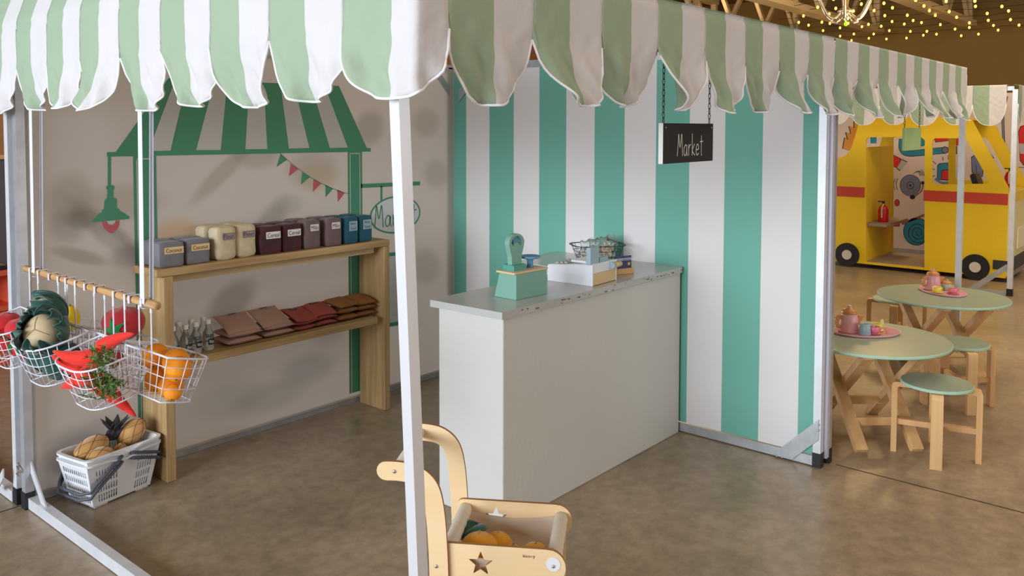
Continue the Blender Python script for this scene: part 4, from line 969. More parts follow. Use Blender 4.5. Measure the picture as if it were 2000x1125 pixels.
MB().lathe([(.016, 0), (.014, .004), (.0135, .030), (.018, .036), (.040, .040), (.047, .048), (.044, .050), (.030, .044), (.004, .043)], (.150, .058, h+.010), 28).build('pan', m_blue, T_, smooth=True)
# toy till
m_tw2 = M('till_white', (236, 238, 244), rough=.35); m_bg = M('till_blue_grey', (160, 186, 200), rough=.4); m_ply2 = M('till_ply', (220, 192, 140), rough=.5)
c0 = Vector((-.778, -1.638, .8765)); rz = math.atan2(.010, .213)
T_ = thing('toy_cash_register', 'white wooden toy till with pale blue screen and plywood drawer', 'toy till', c0, rz)
W_, Dp = .215, .25
MB().add([(.0, 0, 0), (.008, 0, 0), (.008, Dp, 0), (0, Dp, 0), (0, 0, .098), (.008, 0, .098), (.008, Dp, .075), (0, Dp, .075)], [(0, 3, 2, 1), (4, 5, 6, 7), (0, 1, 5, 4), (1, 2, 6, 5), (2, 3, 7, 6), (3, 0, 4, 7)]).build('side_panel', m_tw2, T_, bevel=.001)
MB().add([(W_-.008, 0, 0), (W_, 0, 0), (W_, Dp, 0), (W_-.008, Dp, 0), (W_-.008, 0, .098), (W_, 0, .098), (W_, Dp, .075), (W_-.008, Dp, .075)], [(0, 3, 2, 1), (4, 5, 6, 7), (0, 1, 5, 4), (1, 2, 6, 5), (2, 3, 7, 6), (3, 0, 4, 7)]).build('side_panel', m_tw2, T_, bevel=.001)
MB().add([(.008, 0.002, .094), (W_-.008, 0.002, .094), (W_-.008, Dp, .070), (.008, Dp, .070), (.008, 0.002, .100), (W_-.008, 0.002, .100), (W_-.008, Dp, .077), (.008, Dp, .077)], [(0, 3, 2, 1), (4, 5, 6, 7), (0, 1, 5, 4), (1, 2, 6, 5), (2, 3, 7, 6), (3, 0, 4, 7)]).build('top_panel', m_tw2, T_)
MB().box((W_/2, .004, .077), (W_-.018, .007, .040)).build('front_panel', m_tw2, T_)
MB().box((W_/2, .006, .029), (W_-.018, .010, .054)).build('drawer', m_ply2, T_)
MB().box((W_/2, Dp-.004, .037), (W_-.018, .008, .070)).build('back_panel', m_tw2, T_)
MB().box((W_/2+.015, .10, .100), (W_*.80, .085, .012)).build('raised_deck', m_tw2, T_, bevel=.004)
MB().box((.028, .012, .134), (.085*.55, .020, .070)).build('screen', m_bg, T_, bevel=.002) if False else MB().box((.030, .018, .137), (.075, .022, .078)).build('screen', m_bg, T_, bevel=.002)
MB().box((.118, .020, .110), (.075, .018, .022)).build('card_slot', m_bg, T_, bevel=.002)
MB().tube([(W_-.055, -.012, .078), (W_+.012, -.012, .078)], .0125, 14).build('scanner', m_ply2, T_, smooth=True)
MB().tube([(W_-.068, -.012, .078), (W_-.055, -.012, .078)], .0165, 16).build('scanner_cap', m_bg, T_)
b = MB()
for i in range(4):
    for j in range(3): b.box((.03+i*.03, .16+j*.024, .092-.0022*j), (.020, .016, .006))
b.build('keys', m_mlight, T_)
# card on a wooden stand
c0 = Vector((-.395, -1.555, .8765))
T_ = thing('card_stand', 'navy toy bank card upright in a small pine stand on the counter', 'card stand', c0, math.radians(-20))
MB().box((.0, 0, .014), (.105, .04, .028)).build('wooden_stand', m_tw, T_, bevel=.002)
l = MB(); l.box((-.003, -.004, .058), (.098, .004, .062), 0); l.box((-.003, -.0064, .072), (.098, .001, .012), 1); add_text(l, 'Bank Card', (.016, -.0072, .072), (1, 0, 0), (0, 0, 1), .042, .007, 2); l.box((.030, -.0066, .048), (.014, .001, .014), 3)
l.build('bank_card', [M('card_navy', (44, 52, 104), rough=.4), M('card_band', (176, 178, 200), rough=.4), m_ink, M('chip_gold', (200, 170, 60), rough=.35, metal=.6)], T_)
# black wire basket with snack bags
T_ = thing('wire_basket', 'black wire basket of snack bags on the counter by the striped wall', 'basket', (-.195, -1.262, .877), math.radians(-38))
L1, W1, L2, W2, H_ = .20, .12, .27, .19, .095
rg = lambda h: [Vector(((L1+(L2-L1)*h)/2*math.copysign(abs(math.cos(a))**.5, math.cos(a)), (W1+(W2-W1)*h)/2*math.copysign(abs(math.sin(a))**.5, math.sin(a)), .004+H_*h)) for a in [2*PI*(k+.5)/36 for k in range(36)]]
b = MB(); tr = rg(1.0); n = len(tr); ring = []
for q in tr: d = Vector((q.x, q.y, 0)).normalized(); ring += [q-d*.002, q+d*.010, q+d*.010+Vector((0, 0, -.003)), q-d*.002+Vector((0, 0, -.004))]
b.add(ring, [(4*i+k, 4*((i+1) % n)+k, 4*((i+1) % n)+(k+1) % 4, 4*i+(k+1) % 4) for i in range(n) for k in range(4)]); b.build('rim', m_black, T_)
b = MB()
for h_ in (0, .33, .66): b.tube(rg(h_), .0016, 5, closed=True)
r0, r1 = rg(0), rg(1)
for k in range(0, 36, 1): b.tube([r0[k], r1[k]], .0014, 4) if k % 2 == 0 else None
for k in range(-3, 4): b.tube([(k*.026, -W1/2, .004), (k*.026, W1/2, .004)], .0014, 4); 
b.build('wire_mesh', m_black, T_)
m_bag = M('clear_plastic_bag', (235, 240, 242), rough=.06, trans=.93, spec=.9, coat=.6); m_bag.node_tree.nodes['Principled BSDF'].inputs['IOR'].default_value = 1.14; m_sn = M('snack_pieces', (214, 170, 130), rough=.8, rgb2=(236, 224, 206), scale=50)
random.seed(11)
sg = 'clear snack bags in the black wire basket'
for i, (x, y, z, lb) in enumerate(((-.05, 0.0, .055, 'clear bag of snacks leaning at the left in the black basket'), (.0, .01, .06, 'clear bag of snacks in the middle of the black basket'), (.055, -.005, .075, 'clear crinkled bag of snacks standing tallest at the right'))):
    p = Vector(T_.location)+Matrix.Rotation(T_.rotation_euler.z, 3, 'Z')@Vector((x, y, z)); t = thing('snack_bag', lb, 'snack bag', p, T_.rotation_euler.z+random.uniform(-.2, .2), sg)
    MB().rbox((0, 0, .008), (.085, .040, .115),   .018, 16, puff=.1, jit=.0065, top=lambda q, h_: Vector((q.x*(1+.15*max(0, q.z/h_.z)), q.y*(1-.75*max(0, q.z/h_.z)**2)+.004*math.sin(q.x*160)*max(0, q.z/h_.z), q.z+.004*math.sin(q.x*110)*max(0, q.z/h_.z)))).build('wrapper', m_bag, t, smooth=True)
    b = MB()
    for k in range(60): b.ell((random.uniform(-.032, .032), random.uniform(-.012, .012), random.uniform(-.040, .030)), [random.uniform(.005, .009)]*3, 6, 4)
    o = b.build('snack_pieces', m_sn, t); o['kind'] = 'stuff'
# ---------------------------------------------------------------- hanging signs
def chain(root, p0, p1, n):
    p0 = Vector(p0); p1 = Vector(p1); b = MB()
    for k in range(n):
        c = p0.lerp(p1, (k+.5)/n); h_ = (p1-p0).length/n*.62; w_ = .005; ax = Vector((1, 0, 0)) if k % 2 == 0 else Vector((.35, .9, 0)).normalized()
        b.tube([c+ax*w_*math.cos(a)+Vector((0, 0, h_*math.sin(a))) for a in [2*PI*j/10 for j in range(10)]], .0014, 5, closed=True)
    return b.build('chain', m_black, root)
SG = thing('hanging_sign', 'black chalkboard sign reading Market hung on two chains', 'sign', (onY(1342, 281, -2.40).x, -2.40, 1.547), math.radians(2))
MB().box((0, 0, 0), (.375, .016, .134), 0).build('board', [m_board], SG)
MB().box((-.1885, 0, 0), (.002, .016, .134)).build('lit_edge', m_chalk, SG)  # white strip paints the light caught on the board's left side
b = MB(); add_hand(b, 'Market', (.008, -.0086, -.006), (1, 0, 0), (0, 0, 1), .074, .0016, 0, asc=.86); b.build('lettering', m_chalk, SG)
chain(SG, (-.172, 0, .066), (-.172, 0, .412), 19); chain(SG, (.172, 0, .066), (.172, 0, .412), 19)
b = MB(); [b.ell((sx*.172, -.009, .052), (.003, .002, .003), 8, 6) for sx in (-1, 1)]; b.build('rivet', m_bolt, SG)
S2 = thing('hanging_sign', 'small blank pale green sign on chains above the far tea table', 'sign', (onY(1781, 270, -2.405).x, -2.405, 1.535), math.radians(2))
MB().box((0, 0, 0), (.375, .014, .130)).build('board', M('pale_green_board', (176, 206, 140), rough=.6, var=.05), S2)
chain(S2, (-.172, 0, .064), (-.172, 0, .43), 19); chain(S2, (.172, 0, .064), (.172, 0, .43), 19)
# ---------------------------------------------------------------- wooden push cart
u = Vector((.54, -.84, 0)).normalized(); P0 = onZ(875, 1062, .42); rzc = math.atan2(u.y, u.x)
PC = thing('toy_push_cart', 'birch plywood toy shopping trolley with star cut-outs, its front half behind the near post', 'toy cart', (P0.x, P0.y, 0), rzc)
W_c = .285
def star_pts(c, R_, r_, n=5, rot=PI/2): return [(c[0]+(R_ if k % 2 == 0 else r_)*math.cos(rot+k*PI/n), c[1]+(R_ if k % 2 == 0 else r_)*math.sin(rot+k*PI/n)) for k in range(2*n)]
def resample_hit(poly, c, n, ph=0):
    out = []
    for k in range(n):
        a_ = 2*PI*k/n+ph; dx, dy = math.cos(a_), math.sin(a_); best = None
        for i in range(len(poly)):
            x1, y1 = poly[i][0]-c[0], poly[i][1]-c[1]; x2, y2 = poly[(i+1) % len(poly)][0]-c[0], poly[(i+1) % len(poly)][1]-c[1]
            ex, ey = x2-x1, y2-y1; det = -dx*ey+dy*ex
            if abs(det) < 1e-12: continue
            t_ = (-x1*ey+y1*ex)/det; s_ = (dx*y1-dy*x1)/det
            if t_ > 1e-9 and -1e-6 <= s_ <= 1+1e-6 and (best is None or t_ < best): best = t_
        out.append((c[0]+dx*best, c[1]+dy*best))
    return out
def roundrect(x0, z0, x1, z1, rs, n=6):
    out = []
    for (cx, cz2, r, a0) in ((x1-rs[0], z1-rs[0], rs[0], 0), (x0+rs[1], z1-rs[1], rs[1], PI/2), (x0+rs[2], z0+rs[2], rs[2], PI), (x1-rs[3], z0+rs[3], rs[3], 1.5*PI)):
        for k in range(n+1): a_ = a0+PI/2*k/n; out.append((cx+r*math.cos(a_), cz2+r*math.sin(a_)))
    return out
for s, yy in ((0, 0), (1, W_c)):
    y0 = yy-.006; th = .012
    b = MB(); n = 180; O = resample_hit(roundrect(-.03, .325, .335, .425, (.05, .02, .02, .05)), (.095, .372), n, PI/2); Sx = resample_hit(star_pts((.095, .372), .036, .016), (.095, .372), n, PI/2)
    vs = [(x, y0, z) for x, z in O]+[(x, y0, z) for x, z in Sx]+[(x, y0+th, z) for x, z in O]+[(x, y0+th, z) for x, z in Sx]; fs = []; me_ = []
    b.add(vs, [q for k in range(n) for q in ((k, (k+1) % n, n+(k+1) % n, n+k), (2*n+k, 3*n+k, 3*n+(k+1) % n, 2*n+(k+1) % n))], 0)
    b.add(vs, [q for k in range(n) for q in ((k, 2*n+k, 2*n+(k+1) % n, (k+1) % n), (n+k, n+(k+1) % n, 3*n+(k+1) % n, 3*n+k))], 1)
    b.build('side_panel', [m_birch, m_edge], PC)
    # upright with curved handle arm
    yo = y0-.0125 if s == 0 else y0+.0125
    cl = [(-.02, .08), (-.022, .30), (-.026, .42), (-.034, .52), (-.050, .585), (-.085, .618), (-.13, .628), (-.175, .628)]
    if s == 1: cl = [(-.02, .08), (-.022, .30), (-.026, .42), (-.034, .52), (-.050, .585), (-.085, .618), (-.13, .628), (-.175, .628)]
    # smooth the centre line
    cs = []
    for i in range(len(cl)-1):
        p0 = cl[max(0, i-1)]; p1 = cl[i]; p2 = cl[i+1]; p3 = cl[min(len(cl)-1, i+2)]
        for k in range(6):
            t_ = k/6; cs.append(tuple(.5*((2*p1[j])+(-p0[j]+p2[j])*t_+(2*p0[j]-5*p1[j]+4*p2[j]-p3[j])*t_*t_+(-p0[j]+3*p1[j]-3*p2[j]+p3[j])*t_**3) for j in (0, 1)))
    cs.append(cl[-1]); Lf = []; Rt = []
    for i, p in enumerate(cs):
        q = cs[min(i+1, len(cs)-1)]; o = cs[max(i-1, 0)]; dx, dz_ = q[0]-o[0], q[1]-o[1]; l_ = math.hypot(dx, dz_); nx, nz = -dz_/l_, dx/l_; hw = .027
        Lf.append((p[0]+nx*hw, p[1]+nz*hw)); Rt.append((p[0]-nx*hw, p[1]-nz*hw))
    e = cs[-1]; endc = [(e[0]-.027*math.sin(a_), e[1]+.027*math.cos(a_)) for a_ in [PI*k/8 for k in range(1, 8)]]
    poly = Rt+endc+Lf[::-1]
    b = MB(); n = len(cs); A_ = [(x, yo, z) for x, z in Rt+Lf]; B2 = [(x, yo+th, z) for x, z in Rt+Lf]
    b.add(A_+B2, [(k, k+1, n+k+1, n+k) for k in range(n-1)]+[(2*n+k, 3*n+k, 3*n+k+1, 2*n+k+1) for k in range(n-1)], 0)
    b.add(A_+B2, [(k, 2*n+k, 2*n+k+1, k+1) for k in range(n-1)]+[(n+k, n+k+1, 3*n+k+1, 3*n+k) for k in range(n-1)]+[(0, n, 3*n, 2*n)], 1)
    E2 = [Rt[-1]]+endc+[Lf[-1]]; b.prism(E2, (0, yo, 0), (1, 0, 0), (0, 0, 1), (0, th, 0), 0, 1)
    up_o = b.build('handle_arm', [m_birch, m_edge], PC)
    sg_ = -1 if s == 0 else 1
    b = MB(); yb2 = yo if s == 0 else yo+th
    for (x, z) in ((-.150, .628), (-.030, .362)): b.ell((x, yb2-.001*(1 if s == 0 else -1), z), (.0055, .003, .0055), 10, 6)
    b.build('screw', m_bolt, up_o, smooth=True)
MB().tube([(-.150, -.006, .628), (-.150, W_c+.006, .628)], .014, 16).build('handle_bar', m_linen, PC, smooth=True)
for x, z in ((-.002, .395), (.300, .385)):
    pts = [(x, .004+(W_c-.008)*k/16, z) for k in range(17)]; rs = [.021+.0015*math.sin(k*2.7) for k in range(17)]
    MB().tube(pts, rs, 18).build('canvas_roll', m_linen, PC, smooth=True)
b = MB(); b.tube([(.300, -.0075, .385), (.300, -.0060, .385)], .020, 20); b.build('knob_cap', M('white_knob', (225, 226, 230), rough=.4), PC)
MB().ell((.300, -.009, .380), (.005, .003, .005), 10, 6).build('screw', m_bolt, PC, smooth=True)
# canvas bag
def bagf(u, v):
    a_ = u*2*PI; x = .149+.150*math.copysign(abs(math.cos(a_))**.28, math.cos(a_))*(1-.15*v); y = W_c/2+(W_c/2-.012)*math.copysign(abs(math.sin(a_))**.28, math.sin(a_))*(1-.12*v)
    z = .395-.19*v-(.045*max(0, 1-((x-.149)/.13)**2) if abs(math.sin(a_)) > .5 and v < .3 else 0)*(1-v/.3 if v < .3 else 0)*.45; return (x+.003*math.sin(u*40+v*9), y+.003*math.sin(u*33+v*7), z)
b = MB(); b.grid(bagf, 60, 14)
b.add([(.03, .03, .206), (.27, .03, .206), (.27, W_c-.03, .206), (.03, W_c-.03, .206)], [(0, 1, 2, 3)]); b.build('canvas_bag', M('thin_canvas', (236, 224, 208), rough=.8, transl=.6, bump=.4, bscale=200), PC, smooth=True, solid=.0012)
for (x, y) in ((.03, .01), (.03, W_c-.01), (.28, .01), (.28, W_c-.01)):
    MB().tube([(x, y-.012, .045), (x, y+.012, .045)], .045, 24).build('wheel', m_birch, PC, smooth=False)
MB().box((.155, W_c/2, .10), (.33, W_c-.03, .012)).build('base_board', m_birch, PC)
for x in (-.01, .30): MB().box((x, .006, .20), (.03, .012, .25)).box((x, W_c-.006, .20), (.03, .012, .25)).build('support', m_birch, PC)
l = MB(); add_text(l, 'kicn', (.225, -.0068, .4035), (1, 0, 0), (0, 0, 1), .020, .0085, 0); add_text(l, 'v', (.239, -.0068, .4025), (1, 0, 0), (0, 0, 1), .006, .0055, 1); add_text(l, 'y', (.246, -.0068, .4010), (1, 0, 0), (0, 0, 1), .006, .0085, 0)
l.build('printed_name', [m_ink, M('print_pink', (225, 50, 90))], PC)
# fruit in the cart
m_mus = M('mustard_felt', (226, 158, 20), rough=.85, var=.08, sheen=.3)
RC = Matrix.Rotation(rzc, 3, 'Z'); cw = lambda x, y, z: Vector((P0.x, P0.y, 0))+RC@Vector((x, y, z))
for i, (x, y, z, r, lb) in enumerate(((.070, .11, .355, .058, 'mustard plush fruit at the handle end of the trolley bag'), (.118, .16, .345, .046, 'mustard plush fruit beside the first, under the far star'), (.172, .10, .350, .034, 'small mustard plush fruit in the middle of the trolley bag'), (.238, .10, .350, .046, 'mustard plush fruit at the front end of the trolley bag'))):
    t = thing('plush_fruit', lb, 'toy fruit', cw(x, y, z), group='mustard plush fruit in the trolley'); MB().ell((0, 0, 0), (r, r, r*.8), 18, 10).build('body', m_mus, t, smooth=True); MB().tube([(0, 0, r*.78), (.004, 0, r*.95)], .003, 6).build('stalk', m_stitch, t)
t = thing('plush_leaf', 'dark green plush leaf in the back corner of the trolley bag', 'toy leaf', cw(.040, .17, .375)); b = MB()
b.grid(lambda u, v: ((u-.5)*.09, (v-.5)*.09*math.sin(PI*(.15+.7*u)), .015*math.sin(u*PI)+.01*math.sin(v*7)), 10, 10); b.build('blade', m_cab, t, smooth=True, solid=.006); MB().tube([(-.045, 0, 0), (.0, 0, .02), (.045, 0, .0)], .003, 6).build('vein', m_cab, t)
# ---------------------------------------------------------------- tea tables and stools
def rot2(x, y, a_): return (x*math.cos(a_)-y*math.sin(a_), x*math.sin(a_)+y*math.cos(a_))
def tea_table(loc, rz, label):
    t = thing('round_tea_table', label, 'table', loc, rz, 'round green-topped tea tables')
    b = MB(); n = 72; r = .392; b.lathe([(r, .488), (r+.003, .491), (r+.003, .5), (r, .503)], n=n, mi=1); b.lathe([(r, .4878), (r, .5032)], n=n, mi=0); b.build('tabletop', [m_toff, m_tedge], t)
    for yy in (-.14, .14):
        for s in (-1, 1):
            o = .022*s
            MB().bar((-.29*s, yy+o, .005), (.26*s, yy+o, .486), .040, .058, roll=PI/2).build('leg', m_tw, t, bevel=.003)
        MB().box((0, yy, .478), (.62, .045, .019)).build('top_rail', m_tw, t)
    for s in (-1, 1):
        MB().bar((s*.165, -.15, .115), (s*.165, .15, .115), .028, .042).build('stretcher', m_tw, t, bevel=.003)
    return t
p1 = onZ(1697, 658, .503); p2 = onZ(1841, 577, .503)
TT1 = tea_table((p1.x, p1.y, 0), math.radians(43), 'round green-topped tea table nearer the camera, partly behind the striped wall')
TT2 = dup(TT1, (p2.x, p2.y, 0), math.radians(43), 'round green-topped tea table farther away, in front of the yellow van')
def stool():
    t = thing('round_stool', 'green-topped pine stool nearest the camera', 'stool', (.51, -2.776, 0), math.radians(15), 'round green-topped pine stools')
    b = MB(); b.lathe([(.158, .352), (.162, .354), (.162, .364), (.158, .367)], n=56, mi=1); b.lathe([(.159, .3518), (.159, .3672)], n=56); b.build('seat', [m_toff, m_tedge], t)
    for k in range(4):
        a_ = PI/2*k; R = Matrix.Rotation(a_, 4, 'Z'); b = MB(); b.x = R
        prof = [(.172, 0), (.198, 0), (.198, .33), (.194, .344), (.182, .350), (.05, .350), (.05, .328), (.166, .328), (.172, .322)]
        b.prism(prof, (0, -.026, 0), (1, 0, 0), (0, 0, 1), (0, .052, 0)); b.build('leg', m_tw, t, bevel=.003)
    MB().box((0, 0, .150), (.345, .026, .028)).build('stretcher', m_tw, t); MB().box((0, 0, .150), (.024, .345, .0275)).build('stretcher', m_tw, t)
    return t
ST = stool()
dup(ST, (1.43, -2.665, 0), math.radians(35), 'green-topped pine stool standing between the two tea tables')
dup(ST, (2.51, -2.02, 0), math.radians(10), 'green-topped pine stool beyond the far tea table, half hidden by it')
# tea sets
m_pk = M('pink_enamel', (226, 168, 176), rough=.3); m_pk2 = M('rose_enamel', (226, 130, 150), rough=.3); m_yl = M('lemon_enamel', (232, 222, 96), rough=.3); m_mt = M('mint_enamel', (168, 196, 172), rough=.3); m_be = M('blue_grey_enamel', (150, 176, 190), rough=.3); m_lid = M('varnished_wood', (206, 140, 80), rough=.3, var=.1)
def tray(p, rz, label, pot):
    t = thing('serving_tray', label, 'tray', p, rz); a_, b_ = .185, .125
    if pot == 'far': a_, b_ = b_, a_
    MB().lathe([(.001, .003), (.9, .003), (.97, .012), (1.0, .013), (.97, .002), (.9, 0), (.001, 0)], n=48, sx=a_, sy=b_).build('dish', m_pk, t, smooth=True)
    R = Matrix.Rotation(rz, 3, 'Z'); at_ = lambda x, y: Vector(p)+R@Vector((x, y, .0035)); w_ = 'on the %s tray' % pot
    tp = thing('toy_teapot', 'pink wooden teapot with a wooden lid '+w_, 'teapot', at_(-.085, .02) if pot == 'near' else at_(-.02, .080), rz, 'pink toy teapots')
    MB().lathe([(.030, 0), (.050, .001), (.052, .004), (.046, .07), (.040, .098), (.038, .100)], n=28).build('body', m_pk, tp, smooth=True)
    MB().lathe([(.041, .100), (.042, .103), (.036, .116), (.018, .126), (.004, .128)], n=28).build('lid', m_lid, tp, smooth=True)
    MB().tube([(0, 0, .126), (0, 0, .143)], .010, 14).build('knob', m_pk, tp, smooth=False)
    s1 = 1 if pot == 'near' else 1
    MB().prism([(.036, .03), (.046, .028), (.078, .078), (.080, .086), (.058, .088), (.040, .07)], (0, .008, 0), (1, 0, 0), (0, 0, 1), (0, -.016, 0)).build('spout', m_lid, tp, bevel=.003)
    MB().prism([(-.042, .092), (-.062, .09), (-.078, .07), (-.076, .045), (-.066, .022), (-.052, .022), (-.060, .05), (-.056, .066), (-.042, .074)], (0, .007, 0), (1, 0, 0), (0, 0, 1), (0, -.014, 0)).build('handle', m_lid, tp, bevel=.003)
    sp = thing('toy_sugar_pot', 'mint wooden sugar pot with a wooden lid '+w_, 'sugar pot', at_(-.035, .075) if pot == 'near' else at_(.065, .055), rz, 'mint toy sugar pots')
    MB().lathe([(.026, 0), (.032, .002), (.032, .045), (.030, .047)], n=24).build('body', m_mt, sp, smooth=True); MB().lathe([(.033, .047), (.033, .051), (.022, .060), (.003, .062)], n=24).build('lid', m_lid, sp, smooth=True); MB().tube([(0, 0, .061), (0, 0, .073)], .007, 12).build('knob', m_mt, sp)
    if pot == 'near':
        cp_ = thing('toy_creamer', 'blue-grey wooden milk jug '+w_, 'milk jug', at_(-.035, -.055), rz); MB().lathe([(.030, 0), (.031, .002), (.026, .058), (.024, .060), (.020, .059), (.019, .050), (.002, .049)], n=24).build('body', m_be, cp_, smooth=True); MB().prism([(.02, .056), (.034, .060), (.022, .044)], (0, .006, 0), (1, 0, 0), (0, 0, 1), (0, -.012, 0)).build('spout', m_be, cp_)
    cups = (((.025, -.035), m_pk2, 'rose pink'), ((.075, .028), m_yl, 'lemon yellow')) if pot == 'near' else (((-.055, -.025), m_yl, 'lemon yellow'), ((.03, -.065), m_pk2, 'rose pink'))
    for (xy, mm, cn) in cups:
        q = at_(*xy); s_ = tag(MB().lathe([(.018, 0), (.036, .003), (.038, .006), (.036, .007), (.018, .004), (.001, .004)], n=28).build('toy_saucer', mm, smooth=True, loc=q), cn+' wooden saucer '+w_, 'saucer', 'toy saucers')
        c_ = thing('toy_cup', cn+' wooden cup on its saucer '+w_, 'cup', q+Vector((0, 0, .0045)), rz, 'toy cups')
        MB().lathe([(.018, 0), (.022, .001), (.028, .012), (.030, .034), (.0285, .035), (.026, .030), (.024, .014), (.002, .013)], n=28).build('bowl', mm, c_, smooth=True)
        MB().tube([(.029, 0, .028), (.038, 0, .026), (.040, 0, .018), (.030, 0, .010)], .003, 8).build('handle', mm, c_, smooth=True)
        if cn.startswith('lemon') and pot == 'near':
            lm = thing('lemon_slice', 'toy lemon slice hooked on the lemon yellow cup '+w_, 'lemon slice', q+R@Vector((.028, -.004, .040))); b = MB(); b.tube([(0, .003, 0), (0, -.003, 0)], .023, 28); b.build('rind', m_yl, lm)
            b = MB(); b.tube([(0, -.0032, 0), (0, -.0037, 0)], .019, 24, 0); b.build('flesh', M('lemon_flesh', (232, 226, 222), rough=.5), lm)
        if cn.startswith('rose'):
            lm = thing('tea_bag', 'round pale toy tea disc standing in the rose pink cup '+w_, 'tea disc', q+Vector((0.004, 0, .042))); MB().tube([(0, .002, 0), (0, -.002, 0)], .014, 20).build('disc', M('tea_disc', (206, 200, 184), rough=.7, var=.2, scale=200), lm)
    s_ = thing('toy_spoon', 'small wooden spoon '+w_, 'spoon', at_(.115 if pot == 'near' else .075, .0), rz+(1.1 if pot == 'near' else .2)); MB().tube([(-.03, 0, .006), (.03, 0, .012)], .0025, 6).build('stem', m_lid, s_); MB().ell((-.036, 0, .006), (.011, .008, .003), 12, 6).build('scoop', m_lid, s_, smooth=True)
q = onZ(1691, 650, .5035); tray((q.x, q.y, .5035), math.radians(-44), 'oval pink tray of toy tea things on the nearer table', 'near')
q = onZ(1841, 571, .5035); tray((q.x, q.y, .5035), math.radians(-44), 'oval pink tray of toy tea things on the farther table', 'far')
# ---------------------------------------------------------------- yellow van and the tool mural behind it
m_van = M('van_yellow', (234, 198, 22), rough=.6, var=.06, scale=3); m_vred = M('van_red_band', (196, 66, 44), rough=.6); m_tyre = M('tyre_black', (28, 28, 32), rough=.6, var=.3, scale=12); m_hub = M('hub_grey', (205, 200, 190), rough=.6); m_vdark = M('van_charcoal', (48, 48, 52), rough=.6); m_vpale = M('van_pale_front', (226, 214, 150), rough=.6); m_vfl = M('van_floor', (150, 132, 120), rough=.7)
VX0, VX1 = 6.0, 7.0
VN = thing('toy_fire_van', 'yellow plywood play van with a red band and an open doorway', 'play van', (6.5, -1.15, 0))
def vy(px, py, X=6.0): p = onX(px, py, X); return (p.y+1.15, p.z)
Wn = lambda *pts: [vy(*p) for p in pts]
outer = Wn((1560, 508), (1560, 309), (1640, 309), (1653, 303), (1664, 288), (1672, 262), (1680, 232), (1895, 228), (1970, 366)); yN = outer[-1][0]
outer = [(.95, .05), (.95, outer[1][1])]+outer[2:]+[(yN, .05)]
door = Wn((1692, 515), (1692, 272), (1698, 268), (1800, 268), (1807, 274), (1806, 523)); door[0] = (door[0][0], .075); door[-1] = (door[-1][0], .075)
window = Wn((1821, 355), (1821, 276), (1826, 270), (1882, 270), (1890, 275), (1931, 352), (1929, 359), (1826, 360))
def side(name, X, th=.025, m=m_van):
    # triangulated outline with holes, made with a boolean-free scan fill
    import bmesh
    bm = bmesh.new(); es = []
    for loop in (outer, door, window):
        vs = [bm.verts.new((X, y, z)) for y, z in loop]
        es += [bm.edges.new((vs[i], vs[(i+1) % len(vs)])) for i in range(len(vs))]
    bmesh.ops.triangle_fill(bm, use_beauty=True, use_dissolve=False, edges=es)
    me = bpy.data.meshes.new(name); bm.to_mesh(me); bm.free(); me.materials.append(m)
    o = bpy.data.objects.new(name, me); sc.collection.objects.link(o); o.parent = VN; d = o.modifiers.new('s', 'SOLIDIFY'); d.thickness = th; d.offset = 0; return o
near = side('side_panel', -.5); far = side('side_panel', .5)
y0d, y1d = door[1][0], door[4][0]; yw = [p[0] for p in outer]
zr0 = vy(1692, 386)[1]; zr1 = vy(1692, 366)[1]
MB().box((-.514, (.95+y0d)/2, (zr0+zr1)/2), (.004, abs(.95-y0d), zr1-zr0)).build('red_band', m_vred, VN); MB().box((-.514, (y1d+yN)/2, (zr0+zr1)/2), (.004, abs(y1d-yN), zr1-zr0)).build('red_band', m_vred, VN)
MB().box((0, y0d+.02, .72), (.95, .025, 1.32)).build('partition', m_van, VN)
MB().box((0, -.02, .065), (.95, 1.9, .03)).build('floor_board', m_vfl, VN)
MB().box((-.05, y0d-.12, .50), (.85, .22, .03)).build('shelf', m_vfl, VN); MB().box((-.05, y0d-.01, .28), (.85, .02, .40)).build('shelf_panel', m_van, VN)
MB().box((0, yN, .50), (1.0, .03, .86)).build('front_panel', m_vpale, VN); MB().box((0, yN-.02, .17), (1.0, .02, .14)).build('bumper', m_vdark, VN); MB().box((0, yN-.018, .88), (1.0, .012, .10)).build('bonnet_trim', m_van, VN)
MB().box((.2, yN-.02, .42), (.5, .01, .22)).build('grille', M('grille_cream', (236, 228, 196)), VN)
rf = Wn((1672, 262), (1680, 232), (1895, 228)); MB().box((0, (rf[1][0]+rf[2][0])/2, rf[1][1]-.01), (1.0, abs(rf[1][0]-rf[2][0]), .02)).build('roof', m_van, VN)
for (px, py) in ((1656, 497), (1906, 516)):
    yy, zz = vy(px, py); r = .135; zz = .135+.004
    for sx, X in ((-1, -.515), (1, .515)):
        w_ = MB().tube([(X-.02, yy, zz), (X+.02, yy, zz)], r, 36).build('tyre', m_tyre, VN); MB().tube([(X+sx*.021, yy, zz), (X+sx*.027, yy, zz)], .055, 28).build('hub', m_hub, w_)
b = MB(); q = Wn((1940, 507), (1972, 507), (1972, 528), (1940, 528)); b.box((-.516, (q[0][0]+q[1][0])/2, (q[0][1]+q[2][1])/2), (.006, abs(q[0][0]-q[1][0]), abs(q[0][1]-q[2][1]))); b.build('corner_bumper', m_vdark, VN, bevel=.002)
m_exr = M('extinguisher_red', (200, 20, 24), rough=.35)
